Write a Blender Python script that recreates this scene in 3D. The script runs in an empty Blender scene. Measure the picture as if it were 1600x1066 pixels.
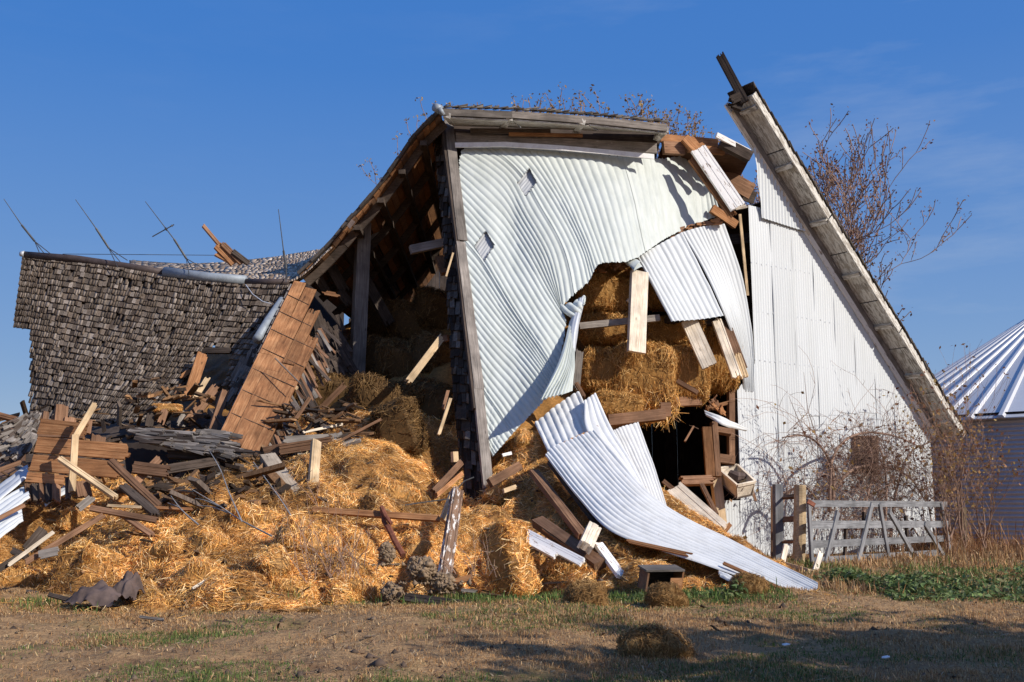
import bpy, math, random
import numpy as np
from mathutils import Vector, Matrix
R = math.radians
random.seed(7); rng = np.random.default_rng(11)
scene = bpy.context.scene
C = scene.collection
# ------------------------------------------------------------------ camera, world, sun, exposure
EYE = 1.3; PITCH = R(8.95); FPX = 1600.0
cam_d = bpy.data.cameras.new('camera'); cam = bpy.data.objects.new('camera', cam_d); C.objects.link(cam)
cam_d.sensor_width = 36.0; cam_d.lens = 36.0; cam_d.clip_end = 5000; cam_d.clip_start = .05
cam.location = (0, 0, EYE); cam.rotation_euler = (R(90) + PITCH, 0, 0)
scene.camera = cam
SUN_AZ = R(57); SUN_EL = R(30)       # azimuth: to the right of straight-behind-the-camera
SUN = np.array([math.cos(SUN_EL)*math.sin(SUN_AZ), -math.cos(SUN_EL)*math.cos(SUN_AZ), math.sin(SUN_EL)])
world = bpy.data.worlds.new('World'); scene.world = world; world.use_nodes = True
wn = world.node_tree.nodes; wl = world.node_tree.links
for n in list(wn): wn.remove(n)
w_out = wn.new('ShaderNodeOutputWorld'); w_bg = wn.new('ShaderNodeBackground'); w_sky = wn.new('ShaderNodeTexSky')
w_sky.sky_type = 'NISHITA'; w_sky.sun_disc = False; w_sky.sun_elevation = SUN_EL
w_sky.sun_rotation = R(180)-SUN_AZ; w_sky.altitude = 300; w_sky.air_density = 1.0; w_sky.dust_density = 1.0; w_sky.ozone_density = 3.5
w_bg.inputs["Strength"].default_value = 0.14
# thin wisps of cirrus
tc = wn.new('ShaderNodeTexCoord'); mp = wn.new('ShaderNodeMapping'); mp.inputs['Scale'].default_value = (2.2, 2.2, 11)
mp.inputs['Rotation'].default_value = (0, R(-14), 0)
nz = wn.new('ShaderNodeTexNoise'); nz.inputs['Scale'].default_value = 1.6; nz.inputs['Detail'].default_value = 7; nz.inputs['Roughness'].default_value = .62
cr = wn.new('ShaderNodeMapRange'); cr.inputs['From Min'].default_value = .50; cr.inputs['From Max'].default_value = .80; cr.inputs['To Max'].default_value = .30
mx = wn.new('ShaderNodeMix'); mx.data_type = 'RGBA'; mx.inputs['B'].default_value = (3.6, 4.0, 4.6, 1)
wl.new(tc.outputs['Generated'], mp.inputs['Vector']); wl.new(mp.outputs[0], nz.inputs['Vector']); wl.new(nz.outputs[0], cr.inputs[0])
sx = wn.new('ShaderNodeSeparateXYZ'); wl.new(tc.outputs['Generated'], sx.inputs[0]); cx_ = wn.new('ShaderNodeMapRange'); cx_.inputs['From Min'].default_value = -.1; cx_.inputs['From Max'].default_value = .5; cx_.inputs['To Min'].default_value = .12; wl.new(sx.outputs[0], cx_.inputs[0])
cm = wn.new('ShaderNodeMath'); cm.operation = 'MULTIPLY'; wl.new(cr.outputs[0], cm.inputs[0]); wl.new(cx_.outputs[0], cm.inputs[1]); wl.new(cm.outputs[0], mx.inputs['Factor']); hs = wn.new('ShaderNodeHueSaturation'); hs.inputs['Saturation'].default_value = 1.28; wl.new(w_sky.outputs[0], hs.inputs['Color']); # the low sky is whiter but hardly brighter than the zenith on this clear day
sb = wn.new('ShaderNodeSeparateColor'); ma = wn.new('ShaderNodeMath'); ma.operation = 'MULTIPLY_ADD'; ma.inputs[1].default_value = .255; ma.inputs[2].default_value = .11
dv = wn.new('ShaderNodeVectorMath'); dv.operation = 'DIVIDE'; cb = wn.new('ShaderNodeCombineXYZ'); tn = wn.new('ShaderNodeVectorMath'); tn.operation = 'MULTIPLY'; tn.inputs[1].default_value = (1.08, .94, 1.07)
wl.new(hs.outputs[0], sb.inputs[0]); wl.new(sb.outputs[2], ma.inputs[0]); wl.new(hs.outputs[0], dv.inputs[0])
for i in range(3): wl.new(ma.outputs[0], cb.inputs[i])
wl.new(cb.outputs[0], dv.inputs[1]); wl.new(dv.outputs[0], tn.inputs[0]); lz = wn.new('ShaderNodeSeparateXYZ'); wl.new(tc.outputs['Generated'], lz.inputs[0]); lm = wn.new('ShaderNodeMapRange'); lm.inputs['From Min'].default_value = .40; lm.inputs['From Max'].default_value = .02; lm.inputs['To Max'].default_value = .45; wl.new(lz.outputs[2], lm.inputs[0])
lx = wn.new('ShaderNodeMix'); lx.data_type = 'RGBA'; lx.inputs['B'].default_value = (1.85, 2.75, 4.3, 1); wl.new(lm.outputs[0], lx.inputs['Factor']); wl.new(tn.outputs[0], lx.inputs['A']); wl.new(lx.outputs['Result'], mx.inputs['A']); wl.new(mx.outputs['Result'], w_bg.inputs['Color'])
wl.new(w_bg.outputs[0], w_out.inputs['Surface'])
sun_d = bpy.data.lights.new('sun', 'SUN'); sun = bpy.data.objects.new('sun', sun_d); C.objects.link(sun)
sun_d.energy = 4.6; sun_d.angle = R(.53); sun_d.color = (1.0, .945, .86)
sun.rotation_euler = Vector(tuple(SUN)).to_track_quat('Z', 'Y').to_euler(); sun.location = (20, -20, 30)
vs = scene.view_settings; vs.view_transform = 'Standard'; vs.look = 'None'; vs.gamma = 1; vs.exposure = 0.15; vs.use_curve_mapping = False
scene.cycles.max_bounces = 6; scene.cycles.diffuse_bounces = 3; scene.cycles.glossy_bounces = 3

# ------------------------------------------------------------------ measuring helpers
_cp, _sp = math.cos(PITCH), math.sin(PITCH)
def P(px, py, Y):
    a = (px-800)/FPX; b = (533-py)/FPX
    d = np.array([a, _cp - b*_sp, _sp + b*_cp])
    return np.array([0, 0, EYE]) + d*(Y/d[1])
def G(px, py, z=0.0):
    a = (px-800)/FPX; b = (533-py)/FPX
    d = np.array([a, _cp - b*_sp, _sp + b*_cp])
    return np.array([0, 0, EYE]) + d*((z-EYE)/d[2])
def proj(p):
    p = np.asarray(p, float); x = p[..., 0]; y = p[..., 1]; z = p[..., 2]-EYE
    dep = y*_cp + z*_sp
    return 800 + FPX*x/dep, 533 - FPX*(z*_cp - y*_sp)/dep, dep
def mpp(p): return proj(p)[2]/FPX            # metres per photo pixel there
def inpoly(x, y, poly):
    x = np.asarray(x, float); y = np.asarray(y, float); ins = np.zeros(x.shape, bool); n = len(poly)
    for i in range(n):
        x0, y0 = poly[i]; x1, y1 = poly[(i+1) % n]
        c = ((y0 > y) != (y1 > y)) & (x < (x1-x0)*(y-y0)/((y1-y0) or 1e-9) + x0); ins ^= c
    return ins
def unit(v): v = np.asarray(v, float); return v/(np.linalg.norm(v) + 1e-12)

# ------------------------------------------------------------------ materials
def nodes(name):
    m = bpy.data.materials.new(name); m.use_nodes = True; nt = m.node_tree
    return m, nt, nt.nodes['Principled BSDF']
def N(nt, t, **kw):
    n = nt.nodes.new(t)
    for k, v in kw.items(): setattr(n, k, v)
    return n
def ramp(nt, stops):
    r = N(nt, 'ShaderNodeValToRGB'); e = r.color_ramp.elements
    while len(e) < len(stops): e.new(.5)
    for i, (p, c) in enumerate(stops): e[i].position = p; e[i].color = (c, c, c, 1) if isinstance(c, (int, float)) else (*c, 1)
    return r
def wood(name, dark, mid, light, rough=.85, paint=None, cover=.5, grain=26, rnd=.35, mould=.0):
    m, nt, b = nodes(name); L = nt.links
    tc = N(nt, 'ShaderNodeTexCoord'); oi = N(nt, 'ShaderNodeObjectInfo')
    off = N(nt, 'ShaderNodeVectorMath', operation='SCALE'); off.inputs['Scale'].default_value = 37.0
    cx = N(nt, 'ShaderNodeCombineXYZ')
    for i in range(3): L.new(oi.outputs['Random'], cx.inputs[i])
    L.new(cx.outputs[0], off.inputs[0])
    ad = N(nt, 'ShaderNodeVectorMath', operation='ADD'); L.new(tc.outputs['Object'], ad.inputs[0]); L.new(off.outputs[0], ad.inputs[1])
    mp = N(nt, 'ShaderNodeMapping'); mp.inputs['Scale'].default_value = (1.3, grain, grain); L.new(ad.outputs[0], mp.inputs['Vector'])
    n1 = N(nt, 'ShaderNodeTexNoise'); n1.inputs['Scale'].default_value = 1.5; n1.inputs['Detail'].default_value = 6; n1.inputs['Roughness'].default_value = .7; n1.inputs['Distortion'].default_value = .6
    L.new(mp.outputs[0], n1.inputs['Vector'])
    r = ramp(nt, [(.28, dark), (.5, mid), (.72, light)]); L.new(n1.outputs[0], r.inputs[0])
    n2 = N(nt, 'ShaderNodeTexNoise'); n2.inputs['Scale'].default_value = 2.3; n2.inputs['Detail'].default_value = 5; L.new(ad.outputs[0], n2.inputs['Vector'])
    mr = N(nt, 'ShaderNodeMapRange'); mr.inputs['From Min'].default_value = .3; mr.inputs['From Max'].default_value = .7; mr.inputs['To Min'].default_value = .6; mr.inputs['To Max'].default_value = 1.25
    L.new(n2.outputs[0], mr.inputs[0])
    mo = N(nt, 'ShaderNodeMapRange'); mo.inputs['To Min'].default_value = 1-rnd; mo.inputs['To Max'].default_value = 1+rnd; L.new(oi.outputs['Random'], mo.inputs[0])
    mm = N(nt, 'ShaderNodeMath', operation='MULTIPLY'); L.new(mr.outputs[0], mm.inputs[0]); L.new(mo.outputs[0], mm.inputs[1])
    mc = N(nt, 'ShaderNodeVectorMath', operation='SCALE'); L.new(r.outputs[0], mc.inputs[0]); L.new(mm.outputs[0], mc.inputs['Scale'])
    col = mc.outputs[0]
    # knots
    mk = N(nt, 'ShaderNodeMapping'); mk.inputs['Scale'].default_value = (1.6, 4.5, 4.5); L.new(ad.outputs[0], mk.inputs['Vector'])
    vo = N(nt, 'ShaderNodeTexVoronoi'); vo.inputs['Scale'].default_value = 1.2; L.new(mk.outputs[0], vo.inputs['Vector'])
    kr = ramp(nt, [(.05, .35), (.11, 1.0)]); L.new(vo.outputs['Distance'], kr.inputs[0])
    km = N(nt, 'ShaderNodeMix', data_type='RGBA', blend_type='MULTIPLY'); km.inputs['Factor'].default_value = .8
    L.new(col, km.inputs['A']); L.new(kr.outputs[0], km.inputs['B']); col = km.outputs['Result']
    if paint:
        mp2 = N(nt, 'ShaderNodeMapping'); mp2.inputs['Scale'].default_value = (2.2, 11, 11); L.new(ad.outputs[0], mp2.inputs['Vector'])
        n3 = N(nt, 'ShaderNodeTexNoise'); n3.inputs['Scale'].default_value = 1.6; n3.inputs['Detail'].default_value = 9; n3.inputs['Roughness'].default_value = .72; L.new(mp2.outputs[0], n3.inputs['Vector'])
        pr = ramp(nt, [(1-cover-.03, 0.0), (1-cover+.03, 1.0)]); L.new(n3.outputs[0], pr.inputs[0])
        pm = N(nt, 'ShaderNodeMix', data_type='RGBA'); L.new(pr.outputs[0], pm.inputs['Factor']); L.new(col, pm.inputs['A']); pm.inputs['B'].default_value = (*paint, 1); col = pm.outputs['Result']
    L.new(col, b.inputs['Base Color']); b.inputs['Roughness'].default_value = rough; b.inputs['Specular IOR Level'].default_value = .25
    bp = N(nt, 'ShaderNodeBump'); bp.inputs['Strength'].default_value = .35; bp.inputs['Distance'].default_value = .01; L.new(n1.outputs[0], bp.inputs['Height']); L.new(bp.outputs[0], b.inputs['Normal'])
    return m
def attr_mat(name, rough=.9, transl=0.0, spec=.2, noise=None, gain=1.0):
    """colour from the vertex colour of each piece (its own albedo), with a little grain"""
    m, nt, b = nodes(name); L = nt.links
    a = N(nt, 'ShaderNodeAttribute', attribute_name='Col'); col = a.outputs['Color']
    if noise:
        tc = N(nt, 'ShaderNodeTexCoord'); mp = N(nt, 'ShaderNodeMapping'); mp.inputs['Scale'].default_value = noise; L.new(tc.outputs['Object'], mp.inputs['Vector'])
        n1 = N(nt, 'ShaderNodeTexNoise'); n1.inputs['Scale'].default_value = 1; n1.inputs['Detail'].default_value = 5; n1.inputs['Roughness'].default_value = .7; L.new(mp.outputs[0], n1.inputs['Vector'])
        mr = N(nt, 'ShaderNodeMapRange'); mr.inputs['From Min'].default_value = .3; mr.inputs['From Max'].default_value = .7; mr.inputs['To Min'].default_value = .55*gain; mr.inputs['To Max'].default_value = 1.4*gain; L.new(n1.outputs[0], mr.inputs[0])
        sc = N(nt, 'ShaderNodeVectorMath', operation='SCALE'); L.new(col, sc.inputs[0]); L.new(mr.outputs[0], sc.inputs['Scale']); col = sc.outputs[0]
    L.new(col, b.inputs['Base Color']); b.inputs['Roughness'].default_value = rough; b.inputs['Specular IOR Level'].default_value = spec
    if transl:
        tr = N(nt, 'ShaderNodeBsdfTranslucent'); L.new(col, tr.inputs['Color']); ms = N(nt, 'ShaderNodeMixShader'); ms.inputs[0].default_value = transl
        L.new(b.outputs[0], ms.inputs[1]); L.new(tr.outputs[0], ms.inputs[2]); L.new(ms.outputs[0], nt.nodes['Material Output'].inputs['Surface'])
    return m
def sheet_mat(name, base, dirt, metallic=0.0, rough=.45, amount=.5, streak=(3, 3, .35), rust=0.0, spec=.4):
    m, nt, b = nodes(name); L = nt.links
    tc = N(nt, 'ShaderNodeTexCoord'); mp = N(nt, 'ShaderNodeMapping'); mp.inputs['Scale'].default_value = streak; L.new(tc.outputs['Object'], mp.inputs['Vector'])
    n1 = N(nt, 'ShaderNodeTexNoise'); n1.inputs['Scale'].default_value = 1.4; n1.inputs['Detail'].default_value = 8; n1.inputs['Roughness'].default_value = .65; L.new(mp.outputs[0], n1.inputs['Vector'])
    r = ramp(nt, [(.42, 0.0), (.78, amount)]); L.new(n1.outputs[0], r.inputs[0])
    m1 = N(nt, 'ShaderNodeMix', data_type='RGBA'); L.new(r.outputs[0], m1.inputs['Factor']); m1.inputs['A'].default_value = (*base, 1); m1.inputs['B'].default_value = (*dirt, 1); col = m1.outputs['Result']
    oi = N(nt, 'ShaderNodeObjectInfo'); mo = N(nt, 'ShaderNodeMapRange'); mo.inputs['To Min'].default_value = .93; mo.inputs['To Max'].default_value = 1.03; L.new(oi.outputs['Random'], mo.inputs[0])
    sc = N(nt, 'ShaderNodeVectorMath', operation='SCALE'); L.new(col, sc.inputs[0]); L.new(mo.outputs[0], sc.inputs['Scale']); col = sc.outputs[0]
    n2 = N(nt, 'ShaderNodeTexNoise'); n2.inputs['Scale'].default_value = 9; n2.inputs['Detail'].default_value = 6; L.new(tc.outputs['Object'], n2.inputs['Vector'])
    r2 = ramp(nt, [(.69, 0.0), (.76, .55 if rust else .25)]); L.new(n2.outputs[0], r2.inputs[0])
    m2 = N(nt, 'ShaderNodeMix', data_type='RGBA'); L.new(r2.outputs[0], m2.inputs['Factor']); L.new(col, m2.inputs['A']); m2.inputs['B'].default_value = ((.22, .1, .05, 1) if rust else (.35, .35, .33, 1)); col = m2.outputs['Result']
    L.new(col, b.inputs['Base Color']); b.inputs['Metallic'].default_value = metallic; b.inputs['Specular IOR Level'].default_value = spec
    rr = N(nt, 'ShaderNodeMapRange'); rr.inputs['To Min'].default_value = rough-.08; rr.inputs['To Max'].default_value = rough+.15; L.new(n1.outputs[0], rr.inputs[0]); L.new(rr.outputs[0], b.inputs['Roughness'])
    return m
def plain(name, c, rough=.7, metallic=0, nscale=6, var=.35):
    m, nt, b = nodes(name); L = nt.links
    tc = N(nt, 'ShaderNodeTexCoord'); n1 = N(nt, 'ShaderNodeTexNoise'); n1.inputs['Scale'].default_value = nscale; n1.inputs['Detail'].default_value = 7; n1.inputs['Roughness'].default_value = .65; L.new(tc.outputs['Object'], n1.inputs['Vector'])
    r = ramp(nt, [(.3, tuple(x*(1-var) for x in c)), (.7, tuple(min(1, x*(1+var)) for x in c))]); L.new(n1.outputs[0], r.inputs[0]); L.new(r.outputs[0], b.inputs['Base Color'])
    b.inputs['Roughness'].default_value = rough; b.inputs['Metallic'].default_value = metallic; b.inputs['Specular IOR Level'].default_value = .25
    return m
M = {}
M['grey'] = wood('weathered_grey_wood', (.10, .085, .07), (.21, .18, .155), (.33, .29, .25))
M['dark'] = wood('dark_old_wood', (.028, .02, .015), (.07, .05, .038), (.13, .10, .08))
M['brown'] = wood('brown_wood', (.11, .055, .03), (.21, .11, .06), (.31, .18, .11))
M['orange'] = wood('orange_sheathing_wood', (.15, .06, .024), (.33, .15, .062), (.48, .26, .125), rnd=.28)
M['rust'] = wood('stained_sheathing_wood', (.12, .05, .02), (.27, .12, .05), (.42, .22, .10), rnd=.2, grain=14)
M['zincsheet'] = sheet_mat('dull_grey_iron', (.42, .43, .44), (.30, .31, .32), rough=.55)
M['zinc'] = plain('dull_zinc', (.27, .30, .33), .6, .25, 5, .25)
M['tan'] = wood('greyish_tan_wood', (.24, .185, .13), (.38, .305, .225), (.50, .42, .32))
M['pale'] = wood('pale_fresh_wood', (.42, .28, .15), (.60, .43, .25), (.72, .55, .35), rnd=.15)
M['cream'] = wood('cream_aged_wood', (.42, .31, .21), (.74, .63, .49), (.86, .77, .64), rnd=.12)
M['white'] = wood('peeling_white_paint_wood', (.16, .10, .07), (.30, .21, .15), (.40, .30, .23), paint=(.82, .79, .75), cover=.60)
M['fleck'] = wood('brown_wood_flecked_white', (.12, .065, .04), (.22, .13, .08), (.32, .21, .14), paint=(.74, .70, .64), cover=.44)
M['soffit'] = wood('soffit_grey_paint_wood', (.24, .205, .165), (.37, .33, .275), (.46, .42, .36), paint=(.64, .61, .55), cover=.5, rnd=.1)
M['fascia'] = wood('fascia_grey_wood', (.14, .115, .10), (.26, .225, .20), (.38, .34, .31), paint=(.60, .56, .53), cover=.36, rnd=.1)
M['trim'] = sheet_mat('white_trim', (.78, .76, .74), (.45, .38, .33), amount=.6, rough=.5)
M['sheet'] = sheet_mat('white_painted_corrugated_iron', (.58, .60, .605), (.45, .46, .44), amount=.4, rough=.5)
M['fallen'] = sheet_mat('fallen_white_iron', (.70, .70, .68), (.46, .45, .42), amount=.6, rough=.5, rust=1)
M['lean'] = sheet_mat('old_white_corrugated_iron', (.55, .58, .545), (.37, .40, .36), amount=.6, rough=.5)
M['galv'] = sheet_mat('galvanised_iron', (.55, .57, .60), (.33, .34, .36), metallic=.3, rough=.5, amount=.7)
M['bin'] = sheet_mat('grain_bin_steel', (.52, .515, .54), (.40, .39, .41), metallic=.3, rough=.45, amount=.4)
M['binroof'] = sheet_mat('grain_bin_roof_steel', (.66, .655, .65), (.52, .51, .51), metallic=.3, rough=.40, amount=.3)
M['shingle'] = attr_mat('cedar_shingle', rough=.95, spec=.06, noise=(30, 30, 9))
M['straw'] = attr_mat('straw', rough=.62, transl=.25, spec=.32, noise=(16, 16, 16), gain=1.42)
M['hay'] = attr_mat('hay', rough=.75, transl=.15, spec=.2, noise=(22, 22, 22), gain=1.15)
M['blade'] = attr_mat('grass_blade', rough=.75, transl=.25, spec=.2)
M['bark'] = plain('bark', (.16, .115, .09), .9)
M['twig'] = plain('twig_bark', (.26, .165, .12), .85)
M['leaf'] = attr_mat('autumn_leaf', rough=.7, transl=.35, spec=.2)
M['rod'] = plain('rod_metal', (.10, .10, .10), .5, .6)
M['ridge'] = plain('ridge_cap_brown', (.075, .055, .05), .6, .2)
M['iron'] = plain('rusty_iron', (.20, .075, .045), .85, .2, 14, .5)
M['clay'] = plain('clay', (.23, .16, .10), .98, 0, 14, .55)
M['tar'] = plain('roofing_felt', (.10, .07, .06), .8, 0, 5, .45)
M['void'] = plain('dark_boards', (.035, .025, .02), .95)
M['post'] = wood('round_post_wood', (.20, .13, .07), (.36, .26, .15), (.46, .36, .24))
M['gate'] = wood('silver_grey_wood', (.10, .098, .10), (.20, .20, .205), (.31, .31, .32), rnd=.15)

# ------------------------------------------------------------------ object helpers
def tag(o, label=None, cat=None, group=None, kind=None):
    if label: o['label'] = label
    if cat: o['category'] = cat
    if group: o['group'] = group
    if kind: o['kind'] = kind
    return o
def attach(o, parent):                       # everything is authored in world space; parents are never rotated
    o.parent = parent; o.matrix_parent_inverse = Matrix.Translation(-Vector(parent.location))
def empty(name, loc=(0, 0, 0), parent=None):
    o = bpy.data.objects.new(name, None); C.objects.link(o); o.location = tuple(loc); o.empty_display_size = .2
    if parent: attach(o, parent)
    return o
def npmesh(name, V, F=None, col=None, smooth=False, quads=None, tris=None):
    """mesh from numpy arrays; F a list of faces, or quads [n,4] and tris [n,3] arrays"""
    me = bpy.data.meshes.new(name); V = np.asarray(V, np.float32).reshape(-1, 3)
    if F is not None: me.from_pydata(V.tolist(), [], [list(f) for f in F])
    else:
        q = np.asarray(quads if quads is not None else np.zeros((0, 4)), np.int32); t = np.asarray(tris if tris is not None else np.zeros((0, 3)), np.int32)
        me.vertices.add(len(V)); me.vertices.foreach_set('co', V.ravel())
        li = np.concatenate([q.ravel(), t.ravel()]).astype(np.int32); me.loops.add(len(li)); me.loops.foreach_set('vertex_index', li)
        st = np.concatenate([np.arange(len(q))*4, len(q)*4 + np.arange(len(t))*3]).astype(np.int32)
        me.polygons.add(len(st)); me.polygons.foreach_set('loop_start', st)
        me.update(calc_edges=True)
    if col is not None:
        a = me.color_attributes.new('Col', 'FLOAT_COLOR', 'POINT'); c = np.ones((len(V), 4), np.float32); c[:, :3] = np.asarray(col, np.float32).reshape(-1, 3); a.data.foreach_set('color', c.ravel())
    if smooth: me.polygons.foreach_set('use_smooth', np.ones(len(me.polygons), bool))
    me.update(); return me
def link(name, me, mat, parent=None):
    if mat and not me.materials: me.materials.append(mat)
    o = bpy.data.objects.new(name, me); C.objects.link(o)
    if parent: attach(o, parent)
    return o
BOXF = [(0, 3, 2, 1), (4, 5, 6, 7), (0, 1, 5, 4), (1, 2, 6, 5), (2, 3, 7, 6), (3, 0, 4, 7)]
class MB:
    def __init__(s): s.V = []; s.F = []; s.K = []
    def add(s, V, F, c=None):
        b = len(s.V); s.V.extend([tuple(map(float, v)) for v in V]); s.F.extend([tuple(i+b for i in f) for f in F])
        s.K.extend([c if c is not None else (1, 1, 1)]*len(V))
    def hexa(s, V8, c=None): s.add(V8, BOXF, c)
    def tube(s, pts, rads, sides=6, c=None, cap=True):
        pts = [np.asarray(p, float) for p in pts]; n = len(pts)
        if not hasattr(rads, '__len__'): rads = [rads]*n
        V = []; ref = np.array([.3, .2, .9])
        for i, p in enumerate(pts):
            t = unit(pts[min(i+1, n-1)] - pts[max(i-1, 0)])
            a = np.cross(t, ref)
            if np.linalg.norm(a) < 1e-3: a = np.cross(t, [1, 0, 0])
            a = unit(a); b = np.cross(t, a)
            for k in range(sides):
                an = 2*math.pi*k/sides; V.append(p + rads[i]*(math.cos(an)*a + math.sin(an)*b))
        F = []
        for i in range(n-1):
            for k in range(sides):
                k2 = (k+1) % sides; F.append((i*sides+k, i*sides+k2, (i+1)*sides+k2, (i+1)*sides+k))
        if cap: F.append(tuple(range(sides-1, -1, -1))); F.append(tuple((n-1)*sides+k for k in range(sides)))
        s.add(V, F, c)
    def build(s, name, mat, parent=None, smooth=False, origin=None):
        V = np.array(s.V); 
        if origin is not None: V = V - np.asarray(origin)
        o = link(name, npmesh(name, V, s.F, s.K, smooth), mat, parent)
        if origin is not None: o.location = tuple(origin)
        return o
def frame_to(o, p0, x, n):
    x = unit(x); n = np.asarray(n, float); n = n - x*np.dot(n, x)
    if np.linalg.norm(n) < 1e-4: n = np.array([0, 0, 1.]) - x*x[2]
    n = unit(n); y = np.cross(n, x)
    o.matrix_basis = Matrix(((x[0], y[0], n[0], p0[0]), (x[1], y[1], n[1], p0[1]), (x[2], y[2], n[2], p0[2]), (0, 0, 0, 1)))
CAMP = np.array([0, 0, EYE])
def board_mesh(name, L, w, t, j0=0., j1=0., bow=0., pt0=0.):
    """a board along +X from 0 to L, w wide in Y, t thick in Z; j0, j1: length of the splintered zone at each end"""
    mb = MB(); k = 1
    if j0 or j1: k = max(3, min(7, int(w/.03)))
    cut = np.linspace(-.5, .5, k+1)
    if k > 1: cut[1:-1] += rng.uniform(-.25, .25, k-1)/k
    for i in range(k):
        y0, y1 = cut[i]*w, cut[i+1]*w
        a0 = rng.uniform(0, j0) if j0 else 0.0; a1 = L - (rng.uniform(0, j1) if j1 else 0.0)
        b0 = a0 + (rng.uniform(-.3, .3)*j0 if j0 else 0); b1 = a1 + (rng.uniform(-.3, .3)*j1 if j1 else 0)
        if pt0: a0 += 0; 
        zo = rng.uniform(-.1, .1)*t if k > 1 else 0
        xs0, xs1 = [a0, L*.33, L*.66, a1], [b0, L*.33, L*.66, b1]
        bz = [0, bow*.9, bow, 0]
        V = []
        for q in range(4):
            V += [(xs0[q], y0, -t/2+zo+bz[q]), (xs1[q], y1, -t/2+zo+bz[q]), (xs1[q], y1, t/2+zo+bz[q]), (xs0[q], y0, t/2+zo+bz[q])]
        F = [(0, 1, 2, 3), (15, 14, 13, 12)]
        for q in range(3):
            b = q*4
            for e in range(4): F.append((b+e, b+4+e, b+4+(e+1) % 4, b+(e+1) % 4))
        mb.add(V, F)
    return npmesh(name, mb.V, mb.F)
def board(name, a, b, w, t, mat, parent=None, face=None, j0=0., j1=0., bow=0.):
    a = np.asarray(a, float); b = np.asarray(b, float); L = np.linalg.norm(b-a)
    if face is None: face = unit(CAMP - (a+b)/2) + np.array([.38, 0, .30]) + rng.normal(0, .10, 3)
    o = link(name, board_mesh(name, L, w, t, j0, j1, bow), M[mat] if isinstance(mat, str) else mat)
    frame_to(o, a, b-a, face)
    if parent:
        mb_ = o.matrix_basis.copy(); attach(o, parent); o.matrix_basis = mb_
    return o
def bpx(name, x0, y0, Y0, x1, y1, Y1, wpx, tpx, mat, label=None, cat='board', parent=None, face=None, j0=0., j1=0., bow=0., group=None):
    """board between two measured points; width and thickness measured in photo pixels"""
    a = P(x0, y0, Y0); b = P(x1, y1, Y1); s = mpp((a+b)/2)
    o = board(name, a, b, wpx*s, max(tpx*s, .02), mat, parent, face, j0*s, j1*s, bow)
    if label and not parent: tag(o, label, cat, group)
    elif label: o['label'] = label
    return o
# ------------------------------------------------------------------ guided surfaces
def resample(pl, n):
    pl = np.asarray(pl, float); d = np.r_[0, np.cumsum(np.linalg.norm(np.diff(pl, axis=0), axis=1))]; d /= d[-1]
    t = np.linspace(0, 1, n); m = len(pl)
    if m == 2: return np.stack([np.interp(t, d, pl[:, k]) for k in range(3)], 1)
    i = np.clip(np.searchsorted(d, t, side='right')-1, 0, m-2); f = ((t-d[i])/(d[i+1]-d[i]))[:, None]
    tan = np.zeros_like(pl)
    for k in range(m):
        a, b = max(k-1, 0), min(k+1, m-1); tan[k] = (pl[b]-pl[a])/(d[b]-d[a])
    h = (d[i+1]-d[i])[:, None]; p0, p1, t0, t1 = pl[i], pl[i+1], tan[i]*h, tan[i+1]*h
    return (2*f**3-3*f**2+1)*p0 + (f**3-2*f**2+f)*t0 + (-2*f**3+3*f**2)*p1 + (f**3-f**2)*t1
class Surf:
    """surface through guide polylines of world points (all sampled alike)"""
    def __init__(s, guides, n=32): s.G = np.stack([resample(g, n) for g in guides]); s.m, s.n = len(guides), n
    def pos(s, u, v):
        """u in 0..m-1 across guides, v in 0..1 along them"""
        u = np.asarray(u, float); v = np.clip(np.asarray(v, float), 0, 1)*(s.n-1)
        i = np.clip(u.astype(int), 0, s.m-2); f = (u-i)[..., None]; j = np.clip(v.astype(int), 0, s.n-2); g = (v-j)[..., None]
        def row(k): k = np.clip(k, 0, s.m-1); return s.G[k, j]*(1-g) + s.G[k, j+1]*g
        p0, p1, p2, p3 = row(i-1), row(i), row(i+1), row(i+2)
        return .5*(2*p1 + (p2-p0)*f + (2*p0-5*p1+4*p2-p3)*f**2 + (3*p1-p0-3*p2+p3)*f**3)
def wp(pts): return [P(*p) for p in pts]
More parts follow.
